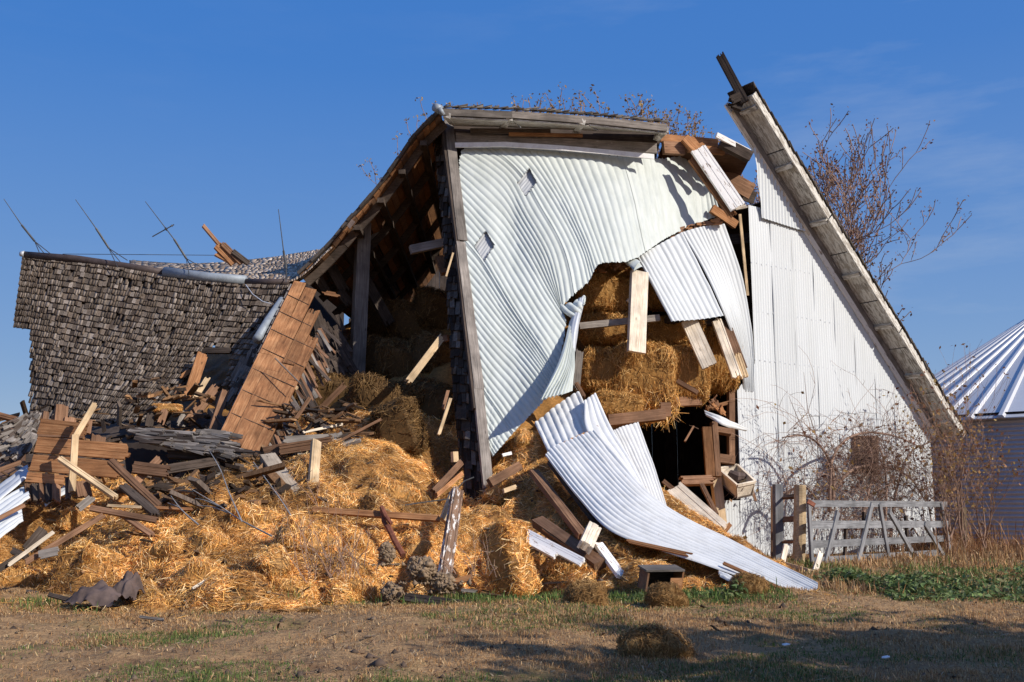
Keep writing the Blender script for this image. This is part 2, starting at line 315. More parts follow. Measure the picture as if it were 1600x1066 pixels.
def corrugated(name, guides, counts, amp, mat, parent=None, rows=28, per=None, seg=8, proud=.006, sign=1, edge=0., mask=None, dent=.010):
    """corrugated iron whose ridges run along the guides; split in sheets of `per` ridges (each one object)"""
    S = Surf(guides, 40); us = [0.]; ph = [0.]
    for i, c in enumerate(counts):
        for k in range(1, int(c*seg)+1): us.append(i + k/(c*seg)); ph.append(ph[-1] + 1/seg)
    us = np.array(us); ph = np.array(ph); v = np.linspace(0, 1, rows); U, W = np.meshgrid(us, v, indexing='ij')
    if edge:
        e0 = rng.uniform(0, edge, len(us)); e1 = rng.uniform(0, edge, len(us)); W = e0[:, None] + W*(1-e0-e1)[:, None]
    Q = S.pos(U, W); n = np.cross(np.gradient(Q, axis=0), np.gradient(Q, axis=1)); n /= np.linalg.norm(n, axis=2, keepdims=True) + 1e-9
    n *= np.where((n*(CAMP-Q)).sum(2, keepdims=True) < 0, -1, 1)
    Q = Q + n*(amp*(2*np.abs(np.sin(math.pi*ph))**.75-1))[:, None, None]*sign          # rounded ridges, tight valleys
    Q = Q + n*(dent*(fbm(U*1.7+len(us), W*6, 3) + .8*np.abs(fbm(U*.9+3, W*3+len(us)*.1, 2))))[..., None]
    tot = ph[-1]; per = per or tot+1; out = []; k = 0; s0 = 0.
    while s0 < tot-1e-6:
        a = max(0, np.searchsorted(ph, s0-.5)); b = min(len(ph)-1, np.searchsorted(ph, s0+per))
        q = Q[a:b+1] + n[a:b+1]*(proud*(k % 2) - .0005*k); r, cc = q.shape[:2]
        idx = np.arange(r*cc).reshape(r, cc); quads = np.stack([idx[:-1, :-1], idx[1:, :-1], idx[1:, 1:], idx[:-1, 1:]], -1).reshape(-1, 4)
        if mask is not None:
            px, py, _ = proj(q); qc = (px[:-1, :-1]+px[1:, 1:])/2; qy = (py[:-1, :-1]+py[1:, 1:])/2
            quads = quads[~mask(qc, qy).ravel()]
        if len(quads):
            used = np.unique(quads); re = np.full(r*cc, -1); re[used] = np.arange(len(used))
            vv = q.reshape(-1, 3)[used]; org = np.zeros(3) if parent else vv.mean(0)
            me = npmesh(name, vv-org, quads=re[quads], smooth=True); o = link(name, me, mat, parent); o.location = tuple(org); out.append(o)
        s0 += per; k += 1
    return out
SH_F = [(0, 1, 2, 3), (4, 7, 6, 5), (0, 4, 5, 1), (1, 5, 6, 2), (2, 6, 7, 3), (3, 7, 4, 0)]
def shingles(S, ulen, vlen, course, width, palette, reject=None, single=300, parent=None, thick=.022, lap=1.7, miss=.012, messy=.25, u0=0., u1=None, v0=0., v1=1., name='shingle', jut=0.05):
    """courses of shingles on a surface whose v runs from the ridge (0) down to the eave (1)"""
    u1 = S.m-1 if u1 is None else u1
    items = []; nc = int(vlen*(v1-v0)/course)
    for c in range(nc):
        vb = v0 + (c+1)*(v1-v0)/nc; u = u0 + rng.uniform(-.5, 0)*width/ulen*(u1-u0)
        while u < u1:
            w = width*rng.uniform(.6, 1.45)/ulen*(u1-u0); ua, ub = max(u, u0), min(u+w*.92, u1); u += w
            if ub-ua < .2*w or rng.random() < miss: continue
            dv = course/vlen; slip = rng.normal(0, .10)*dv*messy*2 + (rng.uniform(0, 1.0)*dv if rng.random() < .05*messy*4 else 0)
            vt = max(v0, vb - lap*dv + slip); vbb = min(vb + slip + rng.uniform(0, jut)*dv, 1.0); sk = rng.normal(0, .05)*(ub-ua)*messy*3
            items.append((ua, ub, vt, vbb, sk))
    A = np.array(items); ua, ub, vt, vb, sk = A.T
    p = np.stack([S.pos(ua+sk, vt), S.pos(ub+sk, vt), S.pos(ub, vb), S.pos(ua, vb)], 1)
    n = np.cross(p[:, 1]-p[:, 0], p[:, 3]-p[:, 0]); n /= np.linalg.norm(n, axis=1, keepdims=True)+1e-9
    n *= np.where((n*(CAMP-p.mean(1))).sum(1, keepdims=True) < 0, -1, 1)
    lift = thick*(1.25 + np.abs(rng.normal(0, .45, len(A)))*messy*3)
    top = p + n[:, None]*np.stack([lift*0+.004, lift*0+.004, lift+thick*.5, lift+thick*.5], 1)[:, :, None]
    bot = p + n[:, None]*np.stack([lift*0-.004, lift*0-.004, lift-thick*.5, lift-thick*.5], 1)[:, :, None]
    V8 = np.concatenate([top, bot], 1)                           # [k,8,3]
    px, py, dep = proj(p.mean(1)); keep = np.ones(len(A), bool)
    if reject is not None: keep = ~reject(px, py, A)
    V8 = V8[keep]; k = len(V8); dep = dep[keep]; px = px[keep]; py = py[keep]
    pal = np.array(palette); col = pal[rng.integers(0, len(pal), k)]*rng.uniform(.7, 1.3, (k, 1))
    ar = np.linalg.norm(V8[:, 1]-V8[:, 0], axis=1)/dep; ar[(px < 0) | (px > 1600) | (py > 1066)] = 0
    order = np.argsort(-ar); one = order[:single]; rest = order[single:]
    for i in one:
        o = V8[i].mean(0); link(name, npmesh(name, V8[i]-o, SH_F, np.repeat(col[i][None], 8, 0)), M['shingle'], parent).location = tuple(o)
    if len(rest):
        V = V8[rest].reshape(-1, 3); F = (np.array(SH_F)[None] + (np.arange(len(rest))*8)[:, None, None]).reshape(-1, 4)
        o = link('shingle_courses', npmesh('shingle_courses', V, quads=F, col=np.repeat(col[rest], 8, 0)), M['shingle'], parent); o['kind'] = 'stuff'
def deck(name, S, mat, parent, nu=40, nv=24, back=.05, reject=None, thick=.04):
    U, W = np.meshgrid(np.linspace(0, S.m-1, nu), np.linspace(0, 1, nv), indexing='ij'); Q = S.pos(U, W)
    n = np.cross(np.gradient(Q, axis=0), np.gradient(Q, axis=1)); n /= np.linalg.norm(n, axis=2, keepdims=True)+1e-9
    n *= np.where((n*(CAMP-Q)).sum(2, keepdims=True) < 0, -1, 1)
    A = Q - n*back; B = Q - n*(back+thick); idx = np.arange(nu*nv).reshape(nu, nv)
    q = np.stack([idx[:-1, :-1], idx[1:, :-1], idx[1:, 1:], idx[:-1, 1:]], -1).reshape(-1, 4)
    if reject is not None:
        px, py, _ = proj((Q[:-1, :-1]+Q[1:, 1:])/2); q = q[~reject(px.ravel(), py.ravel(), None)]
    me = npmesh(name, np.concatenate([A.reshape(-1, 3), B.reshape(-1, 3)]), quads=np.concatenate([q, q[:, ::-1]+nu*nv]))
    return link(name, me, mat, parent)
# ------------------------------------------------------------------ strands (straw, grass)
def strand_arrays(pos, dirv, L, W, col, bend=.15, side=None):
    n = len(pos); dirv = dirv/(np.linalg.norm(dirv, axis=1, keepdims=True)+1e-9)
    if side is None: side = np.cross(dirv, rng.normal(0, 1, (n, 3)))
    side = side/(np.linalg.norm(side, axis=1, keepdims=True)+1e-9); nb = np.cross(dirv, side)
    L = np.broadcast_to(L, (n,))[:, None]; W = np.broadcast_to(W, (n,))[:, None]; bd = rng.normal(0, bend, (n, 1))*L
    p0 = pos - dirv*L*.5; p1 = pos + nb*bd; p2 = pos + dirv*L*.5
    V = np.stack([p0-side*W*.5, p0+side*W*.5, p1-side*W*.5, p1+side*W*.5, p2-side*W*.35, p2+side*W*.35], 1).reshape(-1, 3)
    b = (np.arange(n)*6)[:, None]; q = np.concatenate([b+np.array([[0, 1, 3, 2]]), b+np.array([[2, 3, 5, 4]])], 1).reshape(-1, 4)
    return V, q, np.repeat(col, 6, 0)
STRAW = np.array([(.74, .42, .12), (.82, .51, .18), (.63, .33, .08), (.90, .68, .36), (.48, .24, .065), (.70, .39, .11), (.32, .16, .05), (.42, .26, .12)])
HAY = np.array([(.30, .165, .06), (.36, .20, .07), (.22, .12, .045), (.44, .27, .11), (.16, .085, .03)])
SHADEHAY = HAY*.55  # hay colours darkened to imitate the dim inside of the barn
def pick(pal, n, sp=.18): return pal[rng.integers(0, len(pal), n)]*rng.normal(1, sp, (n, 1)).clip(.5, 1.5)
# smooth value noise in the plane, for lumps and patches
_lat = rng.uniform(-1, 1, (64, 64))
def vnoise(x, y):
    xi = np.floor(x).astype(int); yi = np.floor(y).astype(int); fx = x-xi; fy = y-yi; fx = fx*fx*(3-2*fx); fy = fy*fy*(3-2*fy)
    g = lambda a, b: _lat[a % 64, b % 64]
    return (g(xi, yi)*(1-fx)+g(xi+1, yi)*fx)*(1-fy) + (g(xi, yi+1)*(1-fx)+g(xi+1, yi+1)*fx)*fy
def fbm(x, y, o=4): return sum(vnoise(x*2**k+17*k, y*2**k+31*k)*.5**k for k in range(o))
# ================================================================== GROUND
YW = 25.2                                          # the plane of the standing gable
def ground_z(x, y):
    x = np.asarray(x, float); y = np.asarray(y, float)
    near = np.clip(1-(y-20)/8, 0, 1)
    return .035*fbm(x*.9, y*.9, 3)*near + .032*fbm(x*3.3, y*3.3, 3)*near + .09*fbm(x*.25+3, y*.25, 2)*np.clip((y-7)/6, 0, 1)*near
gx = np.unique(np.concatenate([np.linspace(-400, -14, 12), np.linspace(-14, 16, 331), np.linspace(16, 400, 12)]))
gy = np.unique(np.concatenate([np.linspace(-60, 6, 12), np.linspace(6, 17, 201), np.linspace(17, 34, 60), np.linspace(34, 60, 12), np.geomspace(60, 2500, 14)]))
GX, GY = np.meshgrid(gx, gy, indexing='ij'); GZ = ground_z(GX, GY); ii = np.arange(GX.size).reshape(GX.shape)
gq = np.stack([ii[:-1, :-1], ii[1:, :-1], ii[1:, 1:], ii[:-1, 1:]], -1).reshape(-1, 4)
def ground_mat():
    m, nt, b = nodes('bare_earth_and_thatch'); L = nt.links; tc = N(nt, 'ShaderNodeTexCoord')
    def noise(scale, det, off=(0, 0, 0), sc3=(1, 1, 1)):
        mp = N(nt, 'ShaderNodeMapping'); mp.inputs['Location'].default_value = off; mp.inputs['Scale'].default_value = sc3; L.new(tc.outputs['Object'], mp.inputs['Vector'])
        n = N(nt, 'ShaderNodeTexNoise'); n.inputs['Scale'].default_value = scale; n.inputs['Detail'].default_value = det; n.inputs['Roughness'].default_value = .68; L.new(mp.outputs[0], n.inputs['Vector']); return n
    n1 = noise(.55, 5); n2 = noise(6, 8); n3 = noise(45, 4, (3, 1, 0), (1, .6, 1)); n4 = noise(.8, 4, (9, 4, 0))
    r1 = ramp(nt, [(.28, (.095, .05, .03)), (.5, (.235, .14, .072)), (.70, (.42, .27, .14))]); L.new(n2.outputs[0], r1.inputs[0])
    r3 = ramp(nt, [(.3, (.22, .125, .06)), (.55, (.43, .265, .13)), (.75, (.60, .41, .21))]); L.new(n3.outputs[0], r3.inputs[0])
    r2 = ramp(nt, [(.36, 0.0), (.56, .85)]); L.new(n1.outputs[0], r2.inputs[0])
    m1 = N(nt, 'ShaderNodeMix', data_type='RGBA'); L.new(r2.outputs[0], m1.inputs['Factor']); L.new(r1.outputs[0], m1.inputs['A']); L.new(r3.outputs[0], m1.inputs['B'])
    r4 = ramp(nt, [(.56, 0.0), (.70, .5)]); L.new(n4.outputs[0], r4.inputs[0])
    m2 = N(nt, 'ShaderNodeMix', data_type='RGBA'); L.new(r4.outputs[0], m2.inputs['Factor']); L.new(m1.outputs['Result'], m2.inputs['A']); m2.inputs['B'].default_value = (.09, .10, .035, 1)
    L.new(m2.outputs['Result'], b.inputs['Base Color']); b.inputs['Roughness'].default_value = .95; b.inputs['Specular IOR Level'].default_value = .1
    bp = N(nt, 'ShaderNodeBump'); bp.inputs['Strength'].default_value = 1.0; bp.inputs['Distance'].default_value = .06; L.new(n2.outputs[0], bp.inputs['Height']); L.new(bp.outputs[0], b.inputs['Normal'])
    return m
tag(link('ground', npmesh('ground', np.stack([GX, GY, GZ], -1), quads=gq, smooth=True), ground_mat()), kind='structure')

# ================================================================== THE BARN (what still stands)
barn = tag(empty('barn', (6, YW, 0)), 'tall wrecked barn with white corrugated iron end wall and gaping open left side', 'barn')
KW = .70                                            # the gable stands turned a little to the right
def YWx(x): return YW + KW*(x-6.0)
nW = unit([KW, -1, 0]); uW = unit([1, KW, 0])
def PW(px, py, d=0.):
    """where the line of sight meets the plane of the gable (d metres in front of it)"""
    q = P(px, py, 1.0)-CAMP; p0 = np.array([6., YW, 0]) + nW*d; return CAMP + q*(np.dot(p0-CAMP, nW)/np.dot(q, nW))
def X_at(px, py): return PW(px, py)[0]
# ---- standing right-hand end wall, in sheets of fine corrugation
T = PW(1134, 171); B = PW(1457, 683)
def rake_z(x): return T[2] + (B[2]-T[2])*(x-T[0])/(B[0]-T[0])
gw = tag(empty('end_wall', (8, YWx(8), 0), barn), None)
def flat_iron(name, x0, x1, top, bot, d, pitch, amp, rows=5, par=None, mat='sheet'):
    n = max(8, int((x1-x0)/pitch*8)); xs = np.linspace(x0, x1, n); zt = np.array([top(x) for x in xs]); zb = np.array([bot(x) for x in xs])
    ok = zt > zb + .02; v = np.linspace(0, 1, rows); Z = zb[:, None] + (zt-zb)[:, None]*v
    dd = (d + amp*np.cos(2*math.pi*xs/pitch))[:, None] + .012*np.sin(Z*2.1 + x0*3)      # sheets are never quite flat
    V = np.stack([xs[:, None] + dd*nW[0], YWx(xs)[:, None] + dd*nW[1], Z], -1)
    ii = np.arange(n*rows).reshape(n, rows); okk = ok[:-1] & ok[1:]
    q = np.stack([ii[:-1, :-1], ii[1:, :-1], ii[1:, 1:], ii[:-1, 1:]], -1)[okk].reshape(-1, 4)
    if len(q): return link(name, npmesh(name, V, quads=q, smooth=True), M[mat], par)
wx = [X_at(1133, 800), X_at(1156, 740), X_at(1178, 540)] + [X_at(1178, 540)+.66*k for k in range(1, 10)]
# the loose upper sheet lapping over the wall with a wavy lower edge
zl, x_l = PW(1188, 342)[2], X_at(1187, 342); z_e = PW(1254, 363)[2]; x_e = X_at(1254, 363)
def up_bot(x): return zl + (z_e-zl)*(x-x_l)/(x_e-x_l) if x > x_l else zl + (x_l-x)*9
def main_top(x):
    if x < wx[1]: return PW(1133, 782)[2]
    if x < wx[2]: return PW(1157, 612)[2] + (x-wx[1])/(wx[2]-wx[1])*.75
    return min(rake_z(x) + .05, up_bot(max(x, x_l))+.3)
prng = random.Random(3)
for k in range(len(wx)-1):
    x0, x1 = wx[k], min(wx[k+1], X_at(1461, 760))
    if x0 >= x1-.05: break
    zsplit = prng.uniform(2.2, 4.6) if k > 2 else -9
    if zsplit > 0:
        flat_iron('corrugated_sheet', x0-.03, x1, lambda x: min(main_top(x), zsplit+.08), lambda x: 0., .002*(k % 2), .076, .0085, 6, gw)
        flat_iron('corrugated_sheet', x0-.03, x1, main_top, lambda x: zsplit, .014+.002*(k % 2), .076, .0085, 6, gw)
    else: flat_iron('corrugated_sheet', x0-.03, x1, main_top, lambda x: 0., .005*(k % 2), .076, .0085, 8, gw)
flat_iron('loose_upper_sheet', X_at(1173, 240), X_at(1262, 372), lambda x: rake_z(x)+.05, up_bot, .10, .10, .016, 8, gw)
nv_ = []
for zz in (1.15, 2.35, 3.55, 4.8, 6.05, 7.3):        # rows of roofing nails
    for xx in np.arange(wx[0]+.1, X_at(1457, 690), .152):
        if zz < main_top(xx)-.15: p = np.array([xx, YWx(xx), zz+rng.normal(0, .012)]) + nW*.016; s = .016*rng.uniform(.6, 1.2); nv_ += [p+uW*s+np.array([0, 0, -s]), p+uW*s+np.array([0, 0, s]), p-uW*s+np.array([0, 0, s]), p-uW*s+np.array([0, 0, -s])]
o = link('nail_heads', npmesh('nail_heads', nv_, quads=np.arange(len(nv_)).reshape(-1, 4)), M['galv'], gw); o['kind'] = 'stuff'
# ---- rake: trim, soffit, brackets, fascia, roof edge
sdir = unit(B-T); rn = unit(np.cross(sdir, nW)); rn = rn if rn[2] > 0 else -rn          # roof normal (up and right)
OV = .66
rake = empty('roof_overhang', tuple((T+B)/2), barn)
def along(t): return T + (B-T)*t
def rk_at(t, d, o): return along(t) + nW*d + rn*o
def slab(name, t0, t1, d0, d1, o0, o1, mat, par):
    mb = MB(); mb.hexa([rk_at(t, d, o) for (d, o) in ((d0, o0), (d1, o0)) for t in (t0, t1)][:2] + [rk_at(t1, d1, o0), rk_at(t0, d1, o0), rk_at(t0, d0, o1), rk_at(t1, d0, o1), rk_at(t1, d1, o1), rk_at(t0, d1, o1)])
    return mb.build(name, M[mat], par)
def rboard(name, t0, t1, d, o0, o1, mat, th, par): return board(name, rk_at(t0, d, (o0+o1)/2), rk_at(t1, d, (o0+o1)/2), o1-o0, th, mat, par, face=nW)
rboard('trim_board', -.01, 1.0, .05, -.02, .13, 'white', .05, rake)
rboard('trim_board', .01, .36, .09, .0, .09, 'cream', .03, rake)
rboard('barge_board', 0.0, 1.03, .03, .13, .34, 'fascia', .06, rake)
for i in range(7):                                  # soffit boards, end to end along the rake
    t0, t1 = (i/7+.002)*1.03, ((i+1)/7-.001)*1.03
    board('soffit_board', rk_at(t0, (OV+.05)/2, .36), rk_at(t1, (OV+.05)/2, .36), OV-.06, .025, 'soffit', rake, face=-rn)
for i in range(7):
    t = .03 + i*.158
    if t > 1.02: break
    board('bracket', rk_at(t, .1, .29), rk_at(t, OV-.03, .29), .10, .13, 'soffit', rake, face=sdir)
for i in range(3): rboard('fascia', i/3*1.03+.002, (i+1)/3*1.03-.002, OV+.025, .27, .47, 'soffit', .045, rake)
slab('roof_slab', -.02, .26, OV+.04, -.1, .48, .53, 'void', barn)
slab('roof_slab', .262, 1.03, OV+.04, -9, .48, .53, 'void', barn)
SE = Surf([[rk_at(-.02, d, .54), rk_at(1.035, d, .54)] for d in (OV+.09, OV-.6)], 30)
shingles(SE, .7, np.linalg.norm(B-T), .2, .16, [(.10, .085, .07), (.16, .14, .12), (.07, .055, .045)], single=0, parent=rake, thick=.03, messy=.5)
board('broken_rafter', P(1124, 85, 24.6), P(1164, 160, 24.5), .22, .10, 'dark', barn, j0=.06, face=(-.3, -1, -.1))
board('broken_rafter', P(1137, 158, 24.6), P(1160, 166, 24.6), .28, .12, 'dark', barn, j0=.2)
bpx('broken_shingle', 1140, 158, 24.5, 1158, 150, 24.5, 14, 4, 'dark', parent=barn, j0=6)
bpx('gutter', 1119, 211, 24.6, 1171, 238, 25.0, 8, 5, 'white', parent=barn)
board('gutter_board', P(1126, 222, 24.9), P(1172, 246, 25.0), .25, .3, 'dark', barn)
# ---- the half of the end wall that swung over and leans on the hay
_A = np.array([[757, 690, 1], [712, 225, 1], [1100, 262, 1]], float); _k = np.linalg.solve(_A, 1/np.array([19.9, 23.5, 24.3]))
def YL(px, py): return 1/(np.array([px, py, 1.])@_k)
def lp(pts, dy=0.): return [P(x, y, YL(x, y)+dy) for x, y in pts]
lg = [[(757, 690), (764, 702), (770, 714)],
      [(744, 598), (770, 636), (800, 680)],
      [(733, 465), (772, 515), (811, 557), (846, 602), (858, 618)],
      [(721, 355), (745, 382), (762, 406), (800, 470), (850, 545), (872, 580)],
      [(716, 280), (765, 328), (787, 352), (820, 402), (855, 462), (885, 506)],
      [(728, 227), (792, 276), (822, 328), (858, 392), (872, 441), (879, 480)],
      [(800, 229), (844, 284), (884, 350), (907, 400), (918, 444)],
      [(860, 233), (899, 312), (930, 390), (938, 414)],
      [(940, 240), (965, 317), (988, 407)],
      [(1024, 248), (1035, 317), (1043, 372)],
      [(1072, 244), (1092, 296), (1098, 347)],
      [(1097, 259), (1115, 298), (1127, 337)]]
def bulge(x, y):                                    # dents and the crease where the wall broke
    return -.13*math.exp(-((x-880)/120)**2-((y-400)/150)**2) - .06*math.exp(-((x-1000)/60)**2-((y-350)/120)**2) + .10*math.exp(-((x-800)/25)**2-((y-350)/90)**2) - .12*math.exp(-((x-845)/30)**2-((y-580)/60)**2) + min(1.7, 3.0*math.exp(-((x-1150)/105)**2))
lw = empty('leaning_wall', (1, 20, 0), barn)
LG = [[P(x, y, YL(x, y)+bulge(x, y)) for x, y in resample([(a, b, 0) for a, b in g], 18)[:, :2]] for g in lg]
DIA = [[(827, 262), (839, 285), (821, 307), (808, 286)], [(759, 360), (773, 383), (756, 409), (741, 385)]]
corrugated('corrugated_sheet', LG, [7, 10, 8, 6, 6, 5, 5, 6, 7, 5, 4], .016, M['lean'], lw, rows=110, edge=.012, per=8, seg=8, proud=.012, mask=lambda x, y: inpoly(x, y, DIA[0]) | inpoly(x, y, DIA[1]))
for d in DIA:
    a, b, c, e = [P(x, y, YL(x, y)+bulge(x, y)+.10) for x, y in d]; g = [[a + (b-a)*t, e + (c-e)*t] for t in (0, .33, .66, 1)]
    corrugated('patch_sheet', g, [2, 2, 2], .006, M['zincsheet'], lw, rows=8, seg=8)
# crumpled flap torn out of the leaning wall
def YF(x, y, d): return YL(x, y) - d
fl = [[P(892, 501, YF(892, 501, .15)), P(875, 562, YF(875, 562, .75)), P(843, 627, YF(843, 627, 1.3))],
      [P(893, 502, YF(892, 501, .1)), P(884, 570, YF(880, 560, .7)), P(860, 622, YF(860, 620, 1.2))],
      [P(893, 504, YF(892, 501, .1)), P(892, 565, YF(890, 560, .5)), P(878, 617, YF(870, 615, 1.0))],
      [P(894, 505, YF(892, 501, .05)), P(897, 556, YF(895, 550, .35)), P(893, 611, YF(891, 612, .55))]]
corrugated('torn_flap', fl, [3, 3, 3], .035, M['lean'], lw, rows=20, seg=8)
fl2 = [[P(872, 478, YF(872, 478, .05)), P(886, 492, YF(880, 490, .2)), P(905, 500, YF(905, 500, .25))], [P(895, 474, YF(895, 474, .15)), P(903, 480, YF(900, 480, .3)), P(908, 486, YF(910, 480, .3))],
       [P(915, 462, YF(915, 462, .05)), P(915, 470, YF(915, 470, .2)), P(912, 475, YF(912, 480, .2))]]
corrugated('torn_flap', fl2, [2, 2], .03, M['lean'], lw, rows=10, seg=8)
fl3 = [[P(915, 463, YF(915, 460, .1)), P(906, 505, YF(905, 505, .15)), P(899, 550, YF(897, 549, .15))], [P(909, 465, YF(915, 460, .3)), P(897, 507, YF(900, 505, .35)), P(893, 548, YF(893, 549, .3))], [P(903, 468, YF(905, 465, .1)), P(888, 510, YF(890, 505, .12)), P(889, 548, YF(889, 549, .1))]]
corrugated('torn_flap', fl3, [1, 1], .02, M['galv'], lw, rows=12, seg=8)
fl4 = [[P(990, 402, 23.0), P(1001, 408, 22.8)], [P(975, 408, 23.0), P(990, 424, 22.6)], [P(997, 405, 23.1), P(1004, 416, 22.8)]]
corrugated('torn_flap', fl4, [1, 1], .02, M['lean'], lw, rows=6, seg=6)
# ---- corner of the leaning wall: grey corner board, band of dark shingles, palette darkened further for its shade
cornr = empty('corner', tuple(P(750, 815, 19.4)), barn)
for (x0, y0, Y0, x1, y1, Y1, w, mt) in ((700, 190, 22.25, 722, 378, 21.45, 13, 'grey'), (719, 380, 21.4, 748, 610, 20.25, 13, 'grey'), (746, 600, 20.2, 768, 816, 19.2, 14, 'grey'), (690, 192, 22.5, 716, 390, 21.6, 5, 'dark'), (713, 385, 21.6, 742, 640, 20.3, 5, 'brown')):
    bpx('corner_board', x0, y0, YL(x0+6, y0)-.03, x1, y1, YL(x1+6, y1)-.03, w*1.15, 8, 'dark' if mt == 'brown' else mt, parent=cornr, face=(.35, -1, .15))
SB = Surf([[P(x, y, YL(x, y)+dy) for x, y, dy in g] for g in ([(677, 192, .7), (690, 330, .7), (700, 470, .6), (712, 640, .5), (730, 795, .4)], [(690, 192, .3), (705, 330, .3), (720, 470, .25), (733, 640, .2), (750, 800, .2)], [(702, 192, .06), (716, 330, .06), (735, 500, .06), (748, 640, .06), (762, 805, .06)])], 30)
deck('sheathing', SB, M['void'], cornr, 6, 20, back=.03)
shingles(SB, .75, 9.2, .19, .11, [(.055, .043, .035), (.08, .064, .052), (.04, .03, .024), (.13, .108, .09), (.03, .022, .018)], single=110, parent=cornr, thick=.028, messy=.55, miss=.05)
bpx('splinter', 708, 395, 21.0, 697, 432, 21.0, 3, 2, 'pale', parent=cornr)
# ---- the eave that now lies across the top
eave = empty('eave', tuple(P(870, 190, 22.5)), barn)
eg = [(692, 170, 22.6), (800, 174, 22.8), (920, 182, 23.1), (1042, 194, 23.4)]
for (a, b) in zip(eg[:-1], eg[1:]):
    bpx('fascia', a[0], a[1]+5, a[2], b[0], b[1]+6, b[2], 11, 4, 'grey', parent=eave, face=(-.2, -1, -.1))
for i, (a, b) in enumerate(zip(eg[:-1], eg[1:])):
    f0, f1 = P(a[0], a[1]+14, a[2]+.03), P(b[0], b[1]+15, b[2]+.03); w0, w1 = P(a[0]+16, 197+i*3, a[2]+1.05), P(b[0]+(14 if i < 2 else -8), 200+i*5, b[2]+1.05)
    mb = MB(); up = np.array([0, .0, .03]); mb.hexa([f0, f1, w1, w0, f0+up, f1+up, w1+up, w0+up]); o = mb.build('soffit_board', M['soffit'], eave)
for (x0, y0, x1, y1, Y) in ((797, 184, 785, 199, 22.8), (910, 190, 900, 205, 23.05), (1040, 202, 1026, 216, 23.4), (699, 180, 708, 192, 22.6)):
    bpx('bracket', x0, y0, Y, x1, y1, Y+1.0, 8, 10, 'soffit', parent=eave, face=(1, 0, -.3))
er = Surf([wp([(692, 169, 22.55), (800, 173, 22.75), (920, 181, 23.05), (1043, 193, 23.35)]), wp([(692, 167, 23.2), (800, 171, 23.4), (920, 179, 23.7), (1043, 191, 24.0)])], 20)
shingles(er, .7, 6.4, .22, .2, [(.10, .085, .07), (.16, .14, .12), (.07, .055, .045)], single=0, parent=eave, thick=.03, messy=.7)
for (x0, y0, Y0, x1, y1, Y1, w, mt) in ((708, 205, 23.75, 1030, 216, 24.5, 20, 'dark'), (712, 216, 23.6, 1026, 232, 24.3, 17, 'fascia'), (795, 210, 23.6, 910, 212, 23.9, 5, 'orange'), (735, 205, 23.5, 860, 206, 23.8, 8, 'dark')):
    bpx('frieze_board', x0, y0, Y0, x1, y1, Y1, w, 4, mt, parent=eave, face=(-.35, -1, .1))
tg = [(711, 225, 23.5), (790, 224, 23.65), (870, 229, 23.8), (950, 236, 24.0), (1021, 243, 24.2)]
for a, b in zip(tg[:-1], tg[1:]): bpx('drip_trim', a[0], a[1]+2, a[2]-.25, b[0]+1, b[1]+2, b[2]-.25, 8, 2, M['trim'], parent=eave, face=(-.35, -1, .1))
mb = MB(); pc = P(686, 169, 22.6); mb.tube([pc+np.array([-.09, -.05, 0]), pc+np.array([.02, .1, .0])], [.10, .11], 14); mb.tube([pc+np.array([.0, -.05, -.02]), P(693, 180, 22.6)], [.07, .05], 8); mb.build('ridge_cap_end', M['zinc'], eave, True)
# ---- roof over the dark inside, its broken edge sweeping down to the left
rk = [(690, 178, 22.8), (672, 196, 23.0), (648, 222, 23.3), (622, 260, 23.5), (598, 292, 23.7), (573, 322, 23.8), (548, 350, 23.9), (530, 372, 23.9), (512, 392, 24.0), (492, 412, 24.0), (470, 432, 24.0)]
RK = resample(wp(rk), 25); RKn = []
roof = empty('roof_deck', tuple(RK[12]), barn)
for i in range(24):
    a, b = RK[i], RK[i+1]; g = (b-a)*.03; a2, b2 = a+g, b-g; nn = unit(np.cross(b-a, [0, 1, 0])); nn = nn if nn[2] > 0 else -nn
    back = np.array([.0, 11.0, -.25 if i < 14 else .5]); j = np.array([0, rng.uniform(-.06, .10), 0]); mb = MB(); th = nn*.04
    mb.hexa([a2+j, b2+j, b2+back, a2+back, a2+j+th, b2+j+th, b2+back+th, a2+back+th]); o = mb.build('roof_plank', M['orange'] if i % 3 else M['brown'], roof)
for y in (.35, 2.2, 4.2, 6.4, 8.6):                  # rafters following the sweep
    mb = MB()
    for i in range(0, 24):
        a, b = RK[i], RK[i+1]; nn = unit(np.cross(b-a, [0, 1, 0])); nn = nn if nn[2] > 0 else -nn
        o = np.array([0, y, -.02*y]); t = np.array([0, .07, 0]); d0 = nn*-.01; d1 = nn*-.2
        mb.hexa([a+o+d0, b+o+d0, b+o+d0+t, a+o+d0+t, a+o+d1, b+o+d1, b+o+d1+t, a+o+d1+t])
    mb.build('rafter', M['dark'], roof)
for i in (3, 7, 11, 15):                             # purlins
    p = RK[i] + np.array([0, .1, -.22]); board('purlin', p, p + np.array([0, 10, -.2]), .16, .12, 'dark', roof, face=(0, 0, -1))
mb = MB()
for i in range(24):
    a, b = RK[i], RK[i+1]; nn = unit(np.cross(b-a, [0, 1, 0])); nn = nn if nn[2] > 0 else -nn; f = np.array([0, -.10+rng.uniform(-.05, .03), 0]); k = np.array([0, 1., 0])
    mb.hexa([a+f+nn*.05, b+f+nn*.05, b+k+nn*.05, a+k+nn*.05, a+f+nn*.12, b+f+nn*.12, b+k+nn*.12, a+k+nn*.12], (.09, .075, .065))
mb.build('roof_shingle_edge', M['shingle'], roof)
mb = MB()
